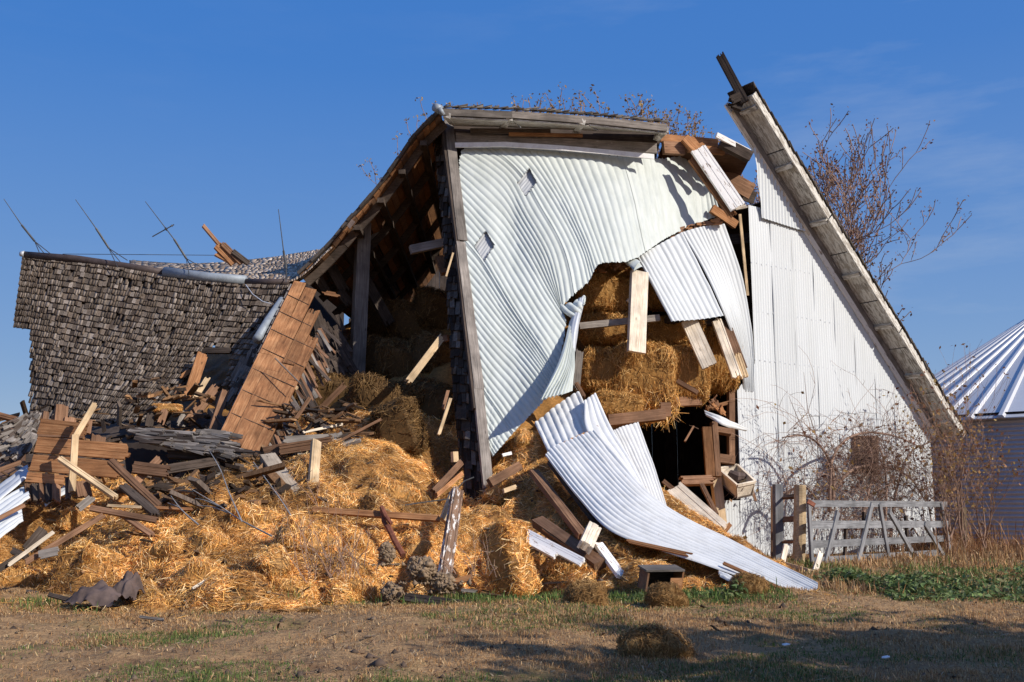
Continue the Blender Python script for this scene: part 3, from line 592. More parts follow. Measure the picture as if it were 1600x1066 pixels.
for i in range(24):                                  # backing layer in shingle colour, added to stop sky leaking between planks
    a, b = RK[i], RK[i+1]; nn = unit(np.cross(b-a, [0, 1, 0])); nn = nn if nn[2] > 0 else -nn; f = np.array([0, .9, 0]); k = np.array([.0, 11.0, -.25 if i < 14 else .5])
    mb.hexa([a+f+nn*.06, b+f+nn*.06, b+k+nn*.06, a+k+nn*.06, a+f+nn*.11, b+f+nn*.11, b+k+nn*.11, a+k+nn*.11], (.09, .075, .065))
mb.build('roof_backing', M['shingle'], roof)
bpx('hanging_felt', 552, 345, 23.7, 543, 357, 23.6, 7, 1, 'tar', parent=roof, j1=4)
# top of the roof over the leaning wall, and back walls that keep the inside dark
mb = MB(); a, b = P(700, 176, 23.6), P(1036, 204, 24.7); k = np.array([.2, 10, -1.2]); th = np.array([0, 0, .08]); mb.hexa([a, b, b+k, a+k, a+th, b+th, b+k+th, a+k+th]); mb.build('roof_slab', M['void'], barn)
a, b = P(1036, 226, 25.2), P(1172, 247, 25.7); k = np.array([.0, 9, -.9]); mb = MB(); mb.hexa([a, b, b+k, a+k, a+th, b+th, b+k+th, a+k+th]); mb.build('roof_slab', M['brown'], barn)
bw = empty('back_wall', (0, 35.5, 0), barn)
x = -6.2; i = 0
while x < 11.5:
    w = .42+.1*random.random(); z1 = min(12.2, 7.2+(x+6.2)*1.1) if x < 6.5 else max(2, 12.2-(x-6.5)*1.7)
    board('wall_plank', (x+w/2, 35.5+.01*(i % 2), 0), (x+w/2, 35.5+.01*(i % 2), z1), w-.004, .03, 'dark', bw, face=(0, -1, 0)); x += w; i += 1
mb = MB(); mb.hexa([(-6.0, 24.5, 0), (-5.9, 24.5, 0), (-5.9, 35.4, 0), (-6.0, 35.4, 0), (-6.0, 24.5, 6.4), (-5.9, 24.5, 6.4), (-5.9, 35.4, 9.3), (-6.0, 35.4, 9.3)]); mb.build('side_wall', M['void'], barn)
mb = MB(); p = PW(1457, 690); q = p - nW*9; e = uW*.06; zz = np.array([0, 0, B[2]]); p[2] = q[2] = 0; p = p - nW*.05
mb.hexa([p-e, p, q, q-e, p-e+zz, p+zz, q+zz, q-e+zz]); mb.build('side_wall', M['brown'], barn)
# ---- timbers inside, seen through the open side
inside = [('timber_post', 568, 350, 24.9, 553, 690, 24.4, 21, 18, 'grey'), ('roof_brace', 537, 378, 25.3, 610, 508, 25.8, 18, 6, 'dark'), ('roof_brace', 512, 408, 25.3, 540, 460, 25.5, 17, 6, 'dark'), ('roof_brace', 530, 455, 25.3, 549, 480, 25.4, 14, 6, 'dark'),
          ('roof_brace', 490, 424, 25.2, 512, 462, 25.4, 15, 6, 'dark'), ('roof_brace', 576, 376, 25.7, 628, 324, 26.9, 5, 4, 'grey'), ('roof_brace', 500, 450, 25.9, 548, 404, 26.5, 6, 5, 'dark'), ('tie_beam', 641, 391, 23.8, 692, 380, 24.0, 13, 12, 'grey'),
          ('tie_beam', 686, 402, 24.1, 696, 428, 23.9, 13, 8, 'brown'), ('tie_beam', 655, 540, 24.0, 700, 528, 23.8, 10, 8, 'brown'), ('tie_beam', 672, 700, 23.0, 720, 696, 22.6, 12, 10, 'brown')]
for k in inside: bpx(*k, parent=barn, j1=10 if 'brace' in k[0] else 0)  # dark wood on the braces stands in for the shade inside
bpx('splintered_rail', 503, 457, 23.4, 535, 463, 23.4, 7, 4, 'orange', parent=barn, j0=8, j1=10)
# ---- framing seen in the torn hole and under it
hole = [('floor_beam', 950, 658, 22.4, 1038, 648, 22.6, 17, 16, 'brown'), ('floor_beam', 1032, 640, 22.9, 1048, 640, 22.9, 22, 8, 'brown'), ('floor_beam', 1044, 629, 23.6, 1094, 627, 23.8, 14, 12, 'brown'), ('floor_beam', 1060, 622, 24.0, 1106, 616, 24.2, 12, 10, 'brown'),
        ('wall_stud', 1104, 668, 24.2, 1110, 745, 24.0, 14, 10, 'orange'), ('wall_stud', 1115, 660, 24.3, 1121, 745, 24.1, 9, 12, 'brown'), ('wall_stud', 1142, 600, 24.9, 1142, 730, 24.8, 10, 8, 'brown'), ('wall_stud', 1118, 745, 24.2, 1128, 830, 24.0, 15, 12, 'pale'),
        ('window_rail', 1118, 672, 24.5, 1142, 676, 24.5, 10, 8, 'brown'), ('window_rail', 1118, 716, 24.4, 1148, 720, 24.4, 14, 8, 'brown'), ('wall_stud', 1148, 560, 25.1, 1150, 735, 25.0, 9, 8, 'dark'),
        ('tie_beam', 1112, 326, 25.2, 1150, 352, 25.4, 13, 8, 'orange'), ('top_plate', 1030, 216, 24.8, 1120, 224, 25.4, 12, 8, 'orange'), ('top_plate', 1036, 231, 24.7, 1068, 233, 24.9, 20, 8, 'brown'), ('top_plate', 1075, 232, 24.9, 1131, 237, 25.2, 11, 8, 'orange'),
        ('rafter', 1069, 216, 24.7, 1120, 270, 24.9, 14, 8, 'orange'), ('pole', 1156, 335, 24.9, 1168, 462, 25.05, 4, 4, 'pale'), ('ceiling_plank', 1108, 262, 26.6, 1175, 300, 26.8, 26, 3, 'brown'), ('ceiling_plank', 1125, 290, 27.0, 1180, 310, 27.0, 20, 3, 'dark'),
        ('wall_girt', 1140, 375, 26.5, 1178, 372, 26.5, 16, 6, 'dark'), ('wall_girt', 1140, 430, 26.5, 1178, 432, 26.5, 14, 6, 'dark'), ('wall_girt', 905, 510, 22.9, 1030, 497, 23.2, 10, 8, 'grey'), ('wall_girt', 1040, 500, 23.9, 1120, 505, 24.5, 9, 8, 'dark')]
for k in hole: bpx(*k, parent=barn)
for k in range(9): bpx('splinter', 1098+rng.uniform(0, 30), 618+rng.uniform(0, 22), 23.9, 1108+rng.uniform(0, 34), 612+rng.uniform(0, 40), 24.0, rng.uniform(4, 9), 3, 'orange' if k % 2 else 'brown', parent=barn, j0=10, j1=10)
for k in range(8): bpx('splinter', 920+k*8+rng.uniform(-4, 4), 424+rng.uniform(-6, 4)-k*1.2, 23.1, 932+k*8, 416+rng.uniform(-4, 12)-k*1.2, 23.0, rng.uniform(4, 9), 4, 'brown' if k % 2 else 'orange', parent=barn, j0=6, j1=8)
for k in range(7): bpx('splinter', 1045+k*11+rng.uniform(-4, 4), 366-k*3.4+rng.uniform(-2, 3), 24.5, 1062+k*11, 360-k*2.6+rng.uniform(-2, 4), 24.6, rng.uniform(6, 11), 4, 'brown' if k % 2 else 'orange', parent=barn, j0=7, j1=7)
# the two sheets that folded down over the hole, still hanging from the wall
a1 = [wp([(996, 403, 23.35), (1022, 450, 23.1), (1050, 502, 22.9)]), wp([(1010, 394, 23.5), (1040, 448, 23.3), (1070, 501, 23.1)]), wp([(1030, 382, 23.8), (1062, 440, 23.6), (1094, 499, 23.4)]), wp([(1066, 363, 24.2), (1100, 428, 24.0), (1131, 494, 23.8)])]
a2 = [wp([(1066, 363, 24.2), (1104, 430, 24.1), (1134, 496, 24.0), (1157, 560, 24.6), (1163, 612, 25.0)]), wp([(1090, 356, 24.4), (1126, 430, 24.4), (1148, 496, 24.4), (1163, 560, 24.8), (1167, 612, 25.05)]), wp([(1112, 352, 24.6), (1142, 430, 24.7), (1160, 496, 24.8), (1170, 560, 25.0), (1172, 612, 25.1)]), wp([(1132, 350, 24.8), (1158, 425, 24.9), (1171, 490, 25.0), (1178, 560, 25.1), (1177, 612, 25.15)])]
corrugated('folded_sheet', a1, [3, 3, 5], .020, M['sheet'], barn, rows=24, seg=8)
corrugated('folded_sheet', a2, [4, 4, 3], .016, M['sheet'], barn, rows=24, seg=8)

# ================================================================== THE FALLEN SHINGLE ROOF on the left
fall = tag(empty('fallen_roof', tuple(P(200, 660, 21))), 'sagging grey shingled roof section slumped to the ground beside the barn', 'roof')
S1 = Surf([wp([(36, 398, 24.80), (30, 450, 24.30), (23, 507, 23.90), (22, 570, 23.40), (26, 655, 22.80)]), wp([(62, 401, 24.80), (57, 450, 24.30), (50, 510, 23.80), (45, 575, 23.20), (38, 660, 22.50)]),
           wp([(160, 411, 24.60), (150, 470, 24.10), (138, 530, 23.50), (122, 590, 22.80), (104, 668, 21.90)]), wp([(260, 429, 24.40), (250, 480, 23.90), (232, 540, 23.30), (205, 605, 22.50), (165, 678, 21.60)]),
           wp([(350, 439, 24.20), (340, 490, 23.80), (320, 545, 23.20), (290, 605, 22.50), (235, 680, 21.60)]), wp([(452, 443, 23.90), (437, 500, 23.60), (407, 560, 23.00), (365, 620, 22.40), (320, 680, 21.70)])], 40)
HOLE = [(262, 640), (292, 592), (316, 545), (330, 538), (366, 542), (356, 588), (346, 612), (420, 585), (430, 700), (225, 705), (240, 655)]
def rej1(x, y, A=None): return inpoly(x, y, HOLE) | ((x < 49) & (y > 508)) | ((x > 318) & (y > 601)) | (y > 668)
deck('sheathing', S1, M['dark'], fall, 44, 34, back=.05, reject=rej1)
GREYS = [(.145, .113, .088), (.175, .14, .11), (.112, .087, .068), (.25, .205, .168), (.152, .115, .086), (.08, .06, .047)]
shingles(S1, 6.4, 5.3, .185, .058, GREYS, reject=rej1, single=300, parent=fall, thick=.033, messy=.30, miss=.035, jut=.16)
S3 = Surf([wp([(205, 417, 24.60), (202, 408, 28.40)]), wp([(300, 434, 24.35), (300, 413, 29.40)]), wp([(385, 441, 24.10), (400, 406, 29.40)]), wp([(452, 440, 23.90), (462, 397, 29.40)]), wp([(481, 424, 23.70), (500, 391, 28.40)]), wp([(505, 400, 23.70), (513, 389, 25.90)]), wp([(518, 388, 23.70), (521, 384, 24.60)])], 24)
deck('sheathing', S3, M['dark'], fall, 30, 12, back=.04)
shingles(S3, 4.6, 6.0, .24, .075, [(.40, .30, .21), (.48, .37, .27), (.32, .235, .165), (.56, .45, .34), (.24, .17, .12)], single=0, parent=fall, thick=.014, messy=.4)
rc = [(37, 398, 24.75), (120, 405, 24.65), (200, 417, 24.55), (258, 427, 24.45)]
mb = MB(); mb.tube(wp(rc), [.09, .10, .10, .10], 8); mb.build('ridge_cap', M['ridge'], fall, True)
mb = MB(); mb.tube(wp([(257, 425, 24.38), (320, 433, 24.25), (384, 438, 24.10)]), [.125, .12, .115], 10); mb.build('ridge_cap', M['zinc'], fall, True)
mb = MB(); mb.tube(wp([(383, 441, 24.12), (452, 441, 23.90)]), [.085, .085], 8); mb.build('ridge_cap', M['ridge'], fall, True)
mb = MB(); pc = P(36, 397, 24.70); mb.tube([pc+np.array([-.07, 0, .0]), pc+np.array([.03, 0, .0])], [.06, .08], 10); mb.build('ridge_cap_end', M['galv'], fall, True)
# rafters and torn boards in the gap of the fallen roof
for (x0, y0, Y0, x1, y1, Y1, w, t, mt) in ((317, 552, 22.70, 294, 622, 22.00, 17, 6, 'orange'), (312, 548, 23.00, 362, 548, 22.90, 9, 6, 'dark'), (326, 588, 22.20, 304, 624, 21.90, 8, 5, 'pale'), (340, 603, 21.80, 292, 662, 21.20, 16, 5, 'brown'), (293, 640, 21.40, 281, 668, 21.20, 16, 4, 'grey'), (280, 592, 22.50, 298, 578, 22.60, 7, 4, 'orange'), (272, 622, 22.30, 285, 600, 22.40, 7, 4, 'brown'), (228, 665, 21.20, 246, 640, 21.40, 14, 4, 'dark'), (232, 668, 19.9, 236, 646, 20.0, 12, 4, 'dark'), (250, 664, 19.9, 258, 640, 20.1, 11, 4, 'brown'), (208, 645, 21.40, 282, 643, 21.40, 7, 5, 'dark'), (366, 600, 22.80, 345, 640, 22.50, 10, 4, 'dark')):
    bpx('broken_rafter', x0, y0, Y0, x1, y1, Y1, w, t, mt, parent=fall, j0=8, j1=4)
# lightning rods
def rod(pts, legs, lab, arrow=None, Y=24.6):
    o = tag(empty('lightning_rod', tuple(P(*legs[0], Y))), lab, 'lightning rod', 'lightning rods along the fallen ridge')
    mb = MB(); mb.tube([P(*p, Y) for p in (pts[0], pts[1])], [.008, .014], 6); mb.build('rod', M['rod'], o)
    mb = MB(); mb.tube([P(*p, Y) for p in pts[1:]], [.028]*(len(pts)-1), 6); mb.build('sleeve', M['rod'], o)
    for i, l in enumerate(legs):
        mb = MB(); mb.tube([P(*pts[-1], Y), P(*l, Y+(-.3, .25, .0)[i % 3])], [.011, .011], 5); mb.build('brace_leg', M['rod'], o)
    if arrow:
        mb = MB(); a, b = P(*arrow[0], Y), P(*arrow[1], Y); mb.tube([a, b], [.014, .014], 6); mb.tube([a+(b-a)*.6, a+(b-a)*.66], [.045, .045], 8); mb.tube([a+(b-a)*.88, b], [.03, .005], 6); mb.build('wind_arrow', M['rod'], o)
rod([(6, 311), (34, 352), (54, 377)], [(62, 396), (75, 404), (78, 396)], 'thin lightning rod at the far left end of the fallen ridge')
rod([(118, 312), (150, 357), (170, 388)], [(184, 418), (194, 417), (199, 407)], 'plain lightning rod leaning over the middle of the brown ridge cap', Y=24.5)
rod([(227, 315), (272, 374), (291, 404)], [(296, 432), (315, 444), (325, 424)], 'lightning rod with a crossed wind arrow above the silver ridge cap', ((238, 370), (272, 351)), Y=24.3)
rod([(435, 327), (443, 392), (447, 420)], [(447, 442), (446, 440), (449, 440)], 'almost upright lightning rod beside the tip of the brown board panel', Y=24.0)
mb = MB(); mb.tube([P(98, 397, 24.6), P(220, 398, 24.8), P(338, 399, 25.6)], .008, 4); tag(mb.build('cable', M['rod']), 'thin cable stretched level above the fallen ridge', 'cable')
mb = MB(); mb.tube([P(384, 445, 23.9), P(395, 460, 23.6), P(410, 471, 23.5), P(424, 475, 23.5)], .012, 5); tag(mb.build('cable', M['galv']), 'short grey cable drooping below the silver ridge cap', 'cable')
pile = tag(empty('board_bundle', tuple(P(360, 405, 26))), 'bundle of broken boards jutting up behind the fallen ridge', 'boards')
for (x0, y0, x1, y1, w, mt) in ((316, 351, 342, 382, 5, 'brown'), (338, 382, 366, 412, 14, 'orange'), (346, 380, 378, 412, 9, 'brown'), (362, 392, 388, 412, 8, 'dark'), (336, 397, 364, 412, 6, 'orange')):
    bpx('board', x0, y0, 26, x1, y1, 26.1, w, 5, mt, parent=pile, j0=3)
# ================================================================== STRAW AND HAY
FRONT = [(-160, 905), (0, 918), (100, 922), (200, 930), (260, 942), (350, 944), (450, 958), (520, 955), (570, 935), (650, 925), (760, 915), (850, 925), (930, 935), (1000, 935), (1080, 930), (1170, 925)]
MID = [(-120, 860, 15.2), (100, 860, 15.3), (250, 860, 15.3), (400, 860, 15.2), (550, 840, 15.8), (650, 838, 16.2), (760, 830, 16.6), (850, 862, 16.2), (910, 880, 16.0)]
CREST = [(-120, 810, 17), (60, 785, 17), (200, 792, 17), (330, 760, 17.5), (430, 738, 18.2), (500, 715, 18.6), (560, 700, 18.9), (650, 752, 19.0), (705, 798, 18.6), (745, 822, 18.6), (785, 752, 19.6), (828, 680, 20.3), (862, 760, 18.9), (905, 810, 17.6), (965, 850, 16.8), (1020, 893, 16), (1085, 915, 15.2)]
BACK = [(-120, 815, 19), (50, 790, 19), (200, 780, 19.5), (350, 740, 19.6), (470, 700, 20.4), (600, 650, 21.6), (690, 712, 21.0), (730, 770, 20.4), (560, 600, 25), (680, 540, 25), (620, 500, 28), (900, 790, 20), (1000, 850, 19), (1100, 870, 19), (770, 690, 22), (880, 640, 23)]
cp = [G(*p) for p in FRONT] + [G(p[0], p[1])*[1, 1, 0] + np.array([0, -.9, -.45]) for p in FRONT] + [P(*p) for p in MID+CREST+BACK]
cp = np.array(cp)
def _tps(r): return np.where(r > 1e-9, r*r*np.log(r+1e-12), 0)
_Kc = _tps(np.linalg.norm(cp[:, None, :2]-cp[None, :, :2], axis=2)) + np.eye(len(cp))*.15; _Pc = np.c_[np.ones(len(cp)), cp[:, :2]]
_sol = np.linalg.solve(np.block([[_Kc, _Pc], [_Pc.T, np.zeros((3, 3))]]), np.r_[cp[:, 2], 0, 0, 0])
LUMP = []
lr = np.random.default_rng(5)
for k in range(420):
    x, y = lr.uniform(-9.5, 4.5), lr.uniform(13.3, 24); LUMP.append((x, y, lr.uniform(0, math.pi), lr.uniform(.18, .50), lr.uniform(.14, .30), lr.uniform(.06, .36)))
def heap_z(x, y):
    x = np.asarray(x, float); y = np.asarray(y, float); sh = x.shape; X = np.c_[x.ravel(), y.ravel()]; z = np.zeros(len(X))
    for i in range(0, len(X), 4000):
        q = X[i:i+4000]; z[i:i+4000] = _tps(np.linalg.norm(q[:, None]-cp[None, :, :2], axis=2))@_sol[:len(cp)] + np.c_[np.ones(len(q)), q]@_sol[len(cp):]
    z = z.reshape(sh); b = np.zeros(sh)
    for (lx, ly, a, sx, sy, h) in LUMP:
        dx, dy = x-lx, y-ly; near = (abs(dx) < .7) & (abs(dy) < .7)
        if not near.any(): continue
        u = (dx[near]*math.cos(a)+dy[near]*math.sin(a))/sx; v = (-dx[near]*math.sin(a)+dy[near]*math.cos(a))/sy
        bb = h*np.clip(1-u**4, 0, 1)*np.clip(1-v**4, 0, 1); b[near] = np.maximum(b[near], bb)
    return z + b*.9 + .06*fbm(x*3, y*3, 3)
hx = np.arange(-9.6, 5.2, .07); hy = np.concatenate([np.arange(13.0, 20.5, .07), np.arange(20.5, 29, .2)])
HX, HY = np.meshgrid(hx, hy, indexing='ij'); HZ = heap_z(HX, HY)
edge = np.clip((HX+9.3)/1., 0, 1)
HZ = np.where(HX > 2.6, np.minimum(HZ, (5.0-HX)*.8), HZ); HZ = np.maximum(HZ, -.6)
ii = np.arange(HX.size).reshape(HX.shape); hq = np.stack([ii[:-1, :-1], ii[1:, :-1], ii[1:, 1:], ii[:-1, 1:]], -1)
hk = (np.maximum.reduce([HZ[:-1, :-1], HZ[1:, :-1], HZ[1:, 1:], HZ[:-1, 1:]]) > -.25)
hcol = (np.array([.30, .15, .045])[None, None]*(1+.45*fbm(HX*2.2, HY*2.2, 3))[..., None]).clip(.02, 1)
def zint(x, y):
    i = np.clip(np.searchsorted(hx, x)-1, 0, len(hx)-2); j = np.clip(np.searchsorted(hy, y)-1, 0, len(hy)-2)
    fx = np.clip((x-hx[i])/(hx[i+1]-hx[i]), 0, 1); fy = np.clip((y-hy[j])/(hy[j+1]-hy[j]), 0, 1)
    return (HZ[i, j]*(1-fx)+HZ[i+1, j]*fx)*(1-fy) + (HZ[i, j+1]*(1-fx)+HZ[i+1, j+1]*fx)*fy
def on_heap(px, py):
    """first meeting of a line of sight with the heap or the ground"""
    q = P(px, py, 1.0)-CAMP
    for Y in np.arange(12.5, 27, .05):
        p = CAMP + q*Y
        if p[2] <= max(float(zint(np.array(p[0]), np.array(p[1]))) if -9.5 < p[0] < 5 and Y > 13 else -9, 0.0): return p
    return G(px, py)
# one mass of loose straw: the heap and its strands
n = 270000
sx = rng.uniform(-9.4, 5.0, n*2); sy = 13.2 + (rng.uniform(0, 1, n*2)**1.25)*9.0; sz = zint(sx, sy); ok = sz > -.06; sx, sy, sz = sx[ok][:n], sy[ok][:n], sz[ok][:n]; n = len(sx)
e = .05; nn = np.stack([-(zint(sx+e, sy)-zint(sx-e, sy))/(2*e), -(zint(sx, sy+e)-zint(sx, sy-e))/(2*e), np.ones(n)], 1); nn /= np.linalg.norm(nn, axis=1, keepdims=True)
ang = 3.0*fbm(sx*.9, sy*.9, 2) + rng.normal(0, .85, n); d = np.stack([np.cos(ang), np.sin(ang), np.zeros(n)], 1); d -= nn*(d*nn).sum(1, keepdims=True); d /= np.linalg.norm(d, axis=1, keepdims=True)
d += nn*rng.normal(.06, .28, (n, 1))
tone = (fbm(sx*1.3+5, sy*1.3, 3))[:, None]; sc = pick(STRAW, n)*(1+.30*tone).clip(.5, 1.35); old = (fbm(sx*.9+40, sy*.9, 3) > .14)
sc[old] = sc[old]*np.array([.60, .56, .54])
L = rng.gamma(5, .026, n).clip(.04, .32); Wd = rng.uniform(.003, .009, n)
SV, SQ, SC = strand_arrays(np.stack([sx, sy, sz], 1)+nn*rng.uniform(-.01, .045, (n, 1)), d, L, Wd, sc)
nb = HX.size; Vall = np.concatenate([np.stack([HX, HY, HZ], -1).reshape(-1, 3), SV]); Qall = np.concatenate([hq[hk].reshape(-1, 4), SQ+nb])
tag(link('loose_straw', npmesh('loose_straw', Vall, quads=Qall, col=np.concatenate([hcol.reshape(-1, 3), SC])), M['straw']), 'great spill of loose golden straw from the open side of the barn', 'straw', kind='stuff')
# ------------------------------------------------------------------ bales
def bale_mesh(seed, pal, base, dims, ns=2600, mess=.035, wire=False, rough=1.0, e=.42):
    r = np.random.default_rng(seed); a, b, c = [x/2 for x in dims]; nu, nv = 28, 20
    th = np.linspace(0, 2*math.pi, nu, endpoint=False); ph = np.linspace(-math.pi/2, math.pi/2, nv)
    f = lambda x: np.sign(x)*abs(x)**e
    TH, PH = np.meshgrid(th, ph, indexing='ij'); V = np.stack([a*f(np.cos(PH))*f(np.cos(TH)), b*f(np.cos(PH))*f(np.sin(TH)), c*f(np.sin(PH))], -1)
    k = seed*3.7; bump = .045*fbm(V[..., 0]*6+k, V[..., 1]*6+V[..., 2]*5+k, 3)*rough + .03*np.sin(V[..., 0]*30+k)*fbm(V[..., 0]*2+k, V[..., 1]*2, 1)
    V = V*(1+bump/np.maximum(.15, np.linalg.norm(V, axis=-1)))[..., None]
    idx = np.arange(nu*nv).reshape(nu, nv); q = np.stack([idx[:, :-1], np.roll(idx, -1, 0)[:, :-1], np.roll(idx, -1, 0)[:, 1:], idx[:, 1:]], -1).reshape(-1, 4)
    V = V.reshape(-1, 3); col = np.array(base)[None]*(1+.35*fbm(V[:, 0]*5+k, V[:, 1]*5+V[:, 2]*4, 2))[:, None].clip(.4, 1.6)
    j = r.integers(0, len(q), ns); w = r.dirichlet([1, 1, 1, 1], ns); pos = (V[q[j]]*w[..., None]).sum(1)
    nrm = np.cross(V[q[:, 2]]-V[q[:, 0]], V[q[:, 3]]-V[q[:, 1]]); nrm /= np.linalg.norm(nrm, axis=1, keepdims=True)+1e-9; nrm = nrm[j]*np.sign((nrm[j]*pos).sum(1, keepdims=True))
    dd = r.normal(0, 1, (ns, 3))*np.array([.45, 1, 1]); dd -= nrm*(dd*nrm).sum(1, keepdims=True)*.85; dd /= np.linalg.norm(dd, axis=1, keepdims=True)
    S = max(dims)/.95
    v2, q2, c2 = strand_arrays(pos+nrm*r.uniform(-.01, mess, (ns, 1)), dd, r.gamma(5, .026, ns).clip(.05, .3)*S**.6, r.uniform(.004, .011, ns)*S**.6, pick(pal, ns))
    VV = np.concatenate([V, v2]); QQ = np.concatenate([q, q2+len(V)]); CC = np.concatenate([col, c2])
    if wire:
        for s in (-1, 1):
            mb = MB(); pts = [np.array([s*a*.45, b*1.01*f(np.cos(t)), c*1.01*f(np.sin(t))]) for t in np.linspace(0, 2*math.pi, 25)]; mb.tube(pts, .006, 4, cap=False)
            QQ = np.concatenate([QQ, np.array(mb.F)+len(VV)]); VV = np.concatenate([VV, np.array(mb.V)]); CC = np.concatenate([CC, np.repeat([[.35, .25, .12]], len(mb.V), 0)])
    return npmesh('bale', VV, quads=QQ, col=CC)
BM = [bale_mesh(k, STRAW, (.34, .18, .055), (.95, .50, .52), 3000, .035, k % 2 == 0) for k in range(5)]
BMH = [bale_mesh(20+k, SHADEHAY, (.10, .055, .02), (1.35, .80, .82), 4200, .05, False, 1.6) for k in range(3)]
BML = [bale_mesh(60+k, HAY, (.20, .115, .04), (1.3, .9, .8), 6000, .10, False, 2.2, .85) for k in range(3)]
BMO = [bale_mesh(40+k, np.array([(.50, .27, .08), (.60, .34, .11), (.38, .19, .05), (.68, .43, .17)]), (.30, .155, .045), (1.35, .8, 1.0), 13000, .07, False, 1.3) for k in range(3)]
def bale(px, py, Y, mesh, rot, lab, scale=(1, 1, 1), name='straw_bale', grp='broken straw bales in the spill', sink=0., cat='straw bale'):
    p = P(px, py, Y) if Y else on_heap(px, py) + np.array([0, .12, -.05])
    o = link(name, mesh, M['straw'] if mesh in BM else M['hay']); o.location = tuple(p); o.rotation_euler = rot; o.scale = scale; tag(o, lab, cat, grp); return o
bale(795, 875, 15.0, BM[0], (R(8), R(74), R(-28)), 'large whole straw bale standing on end below the dark corner post', (1.12, 1.05, 1.05))
bs = [(160, 875, (.3, .2, .5), 'straw bale lump just right of the long plank at the far left'), (255, 868, (.2, -.3, -.4), 'straw bale lump above the crumpled brown felt'), (330, 850, (.5, .2, 1.2), 'straw bale under the thin pale twigs'), (330, 905, (.1, .4, .3), 'straw bale at the front edge right of the crumpled felt'),
      (415, 880, (.6, -.2, -.9), 'straw bale in the middle of the front edge of the spill'), (400, 815, (.2, .2, .4), 'straw bale below the leaning V of grey timbers'), (480, 845, (1.0, .3, .5), 'straw bale left of the dead weed stems'), (455, 925, (.2, .3, -.3), 'flattened straw bale nearest the bare earth'),
      (560, 865, (.4, .5, .9), 'straw bale behind the dead weed stems'), (610, 770, (.2, .3, .6), 'straw bale above the long orange board lying on the heap'), (700, 850, (.8, .1, .2), 'straw bale behind the leaning paint flecked board'), (645, 860, (.4, .2, 1.9), 'grey dusty straw bale beside the clay clods'),
      (545, 920, (.2, .1, .2), 'round straw lump left of the clay clods'), (845, 890, (1.2, .2, .8), 'small straw bale right of the large whole bale'), (900, 895, (.3, .1, -.5), 'straw bale below the fallen white board'), (790, 770, (.3, .3, 1.0), 'straw bale at the foot of the leaning wall right of the corner post'),
      (830, 690, (.6, .2, .4), 'topmost straw bale tucked under the leaning wall'), (880, 820, (.5, .6, 1.3), 'straw bale beneath the dark slanting beams'), (120, 815, (.1, .4, .9), 'straw bale in front of the brown plank wall'), (20, 905, (.1, .1, .2), 'straw bale at the left edge of the picture'), (520, 790, (.5, .1, .2), 'straw bale right of the upright grey timber')]
for k, (x, y, rt, lb) in enumerate(bs): bale(x, y, None, BM[k % 5], tuple(rt), lb, (rng.uniform(.65, .95),)*3)
# hay stacked in the torn hole
hs = [(940, 580, 23.5, BMO[0], (0, .05, .15), 'hay bale on the left of the second row in the torn hole', (.85, 1, 1)), (1005, 588, 23.4, BMO[1], (.1, .02, -.05), 'largest hay bale in the torn hole with loose stems hanging from it', (1.12, 1, 1.5)), (1075, 585, 24.0, BMO[2], (.05, .0, .05), 'hay bale on the right of the torn hole behind the hanging boards', (.75, 1, 1.35)),
      (950, 515, 23.9, BMO[2], (0, 0, .1), 'hay bale behind the grey rail in the torn hole', (1, 1, .75)), (1050, 520, 24.4, BMO[0], (0, .03, -.1), 'shaded hay bale behind the white folded sheet', (1.2, 1, .7)), (945, 462, 24.0, BMO[1], (0, .04, .2), 'hay bale in the upper left of the torn hole', (1, 1, .9)), (1030, 455, 24.6, BMO[2], (0, .02, .05), 'upper hay bale behind the cream hanging board', (1.2, 1, .9)), (960, 425, 24.6, BMO[0], (0, 0, .1), 'topmost hay bale in the torn hole', (1.1, 1, .5)),
      (965, 632, 22.9, BMO[0], (.1, .1, .1), 'ragged hay bale sagging over the floor beam', (.9, .7, .55)), (1120, 560, 25.0, BMO[1], (.0, .1, .1), 'dark hay bale at the far right of the torn hole', (.8, 1, 1.6))]
for (x, y, Y, me, rt, lb, sc) in hs: bale(x, y, Y, me, rt, lb, (sc[0]*.9, sc[1]*.95, sc[2]*.88), 'hay_bale', 'hay stacked in the torn hole', cat='hay bale')
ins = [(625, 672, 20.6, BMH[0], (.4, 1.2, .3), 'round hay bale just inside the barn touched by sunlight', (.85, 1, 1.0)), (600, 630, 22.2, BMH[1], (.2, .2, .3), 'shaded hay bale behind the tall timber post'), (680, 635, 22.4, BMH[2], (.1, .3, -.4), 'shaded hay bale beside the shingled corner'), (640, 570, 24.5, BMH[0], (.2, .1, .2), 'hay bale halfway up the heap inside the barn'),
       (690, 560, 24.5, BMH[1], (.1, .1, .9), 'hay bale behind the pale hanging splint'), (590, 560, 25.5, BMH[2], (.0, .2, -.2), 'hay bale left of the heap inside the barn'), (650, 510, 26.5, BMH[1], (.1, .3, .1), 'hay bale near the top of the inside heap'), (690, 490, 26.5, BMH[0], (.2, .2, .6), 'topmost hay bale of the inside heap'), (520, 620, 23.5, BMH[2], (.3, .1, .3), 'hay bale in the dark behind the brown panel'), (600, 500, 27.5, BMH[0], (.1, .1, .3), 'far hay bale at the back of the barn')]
for a in ins: bale(a[0], a[1], a[2], a[3], a[4], a[5], a[6] if len(a) > 6 else (1.15, 1.15, 1.15), 'hay_bale', 'hay heaped inside the barn', cat='hay bale')
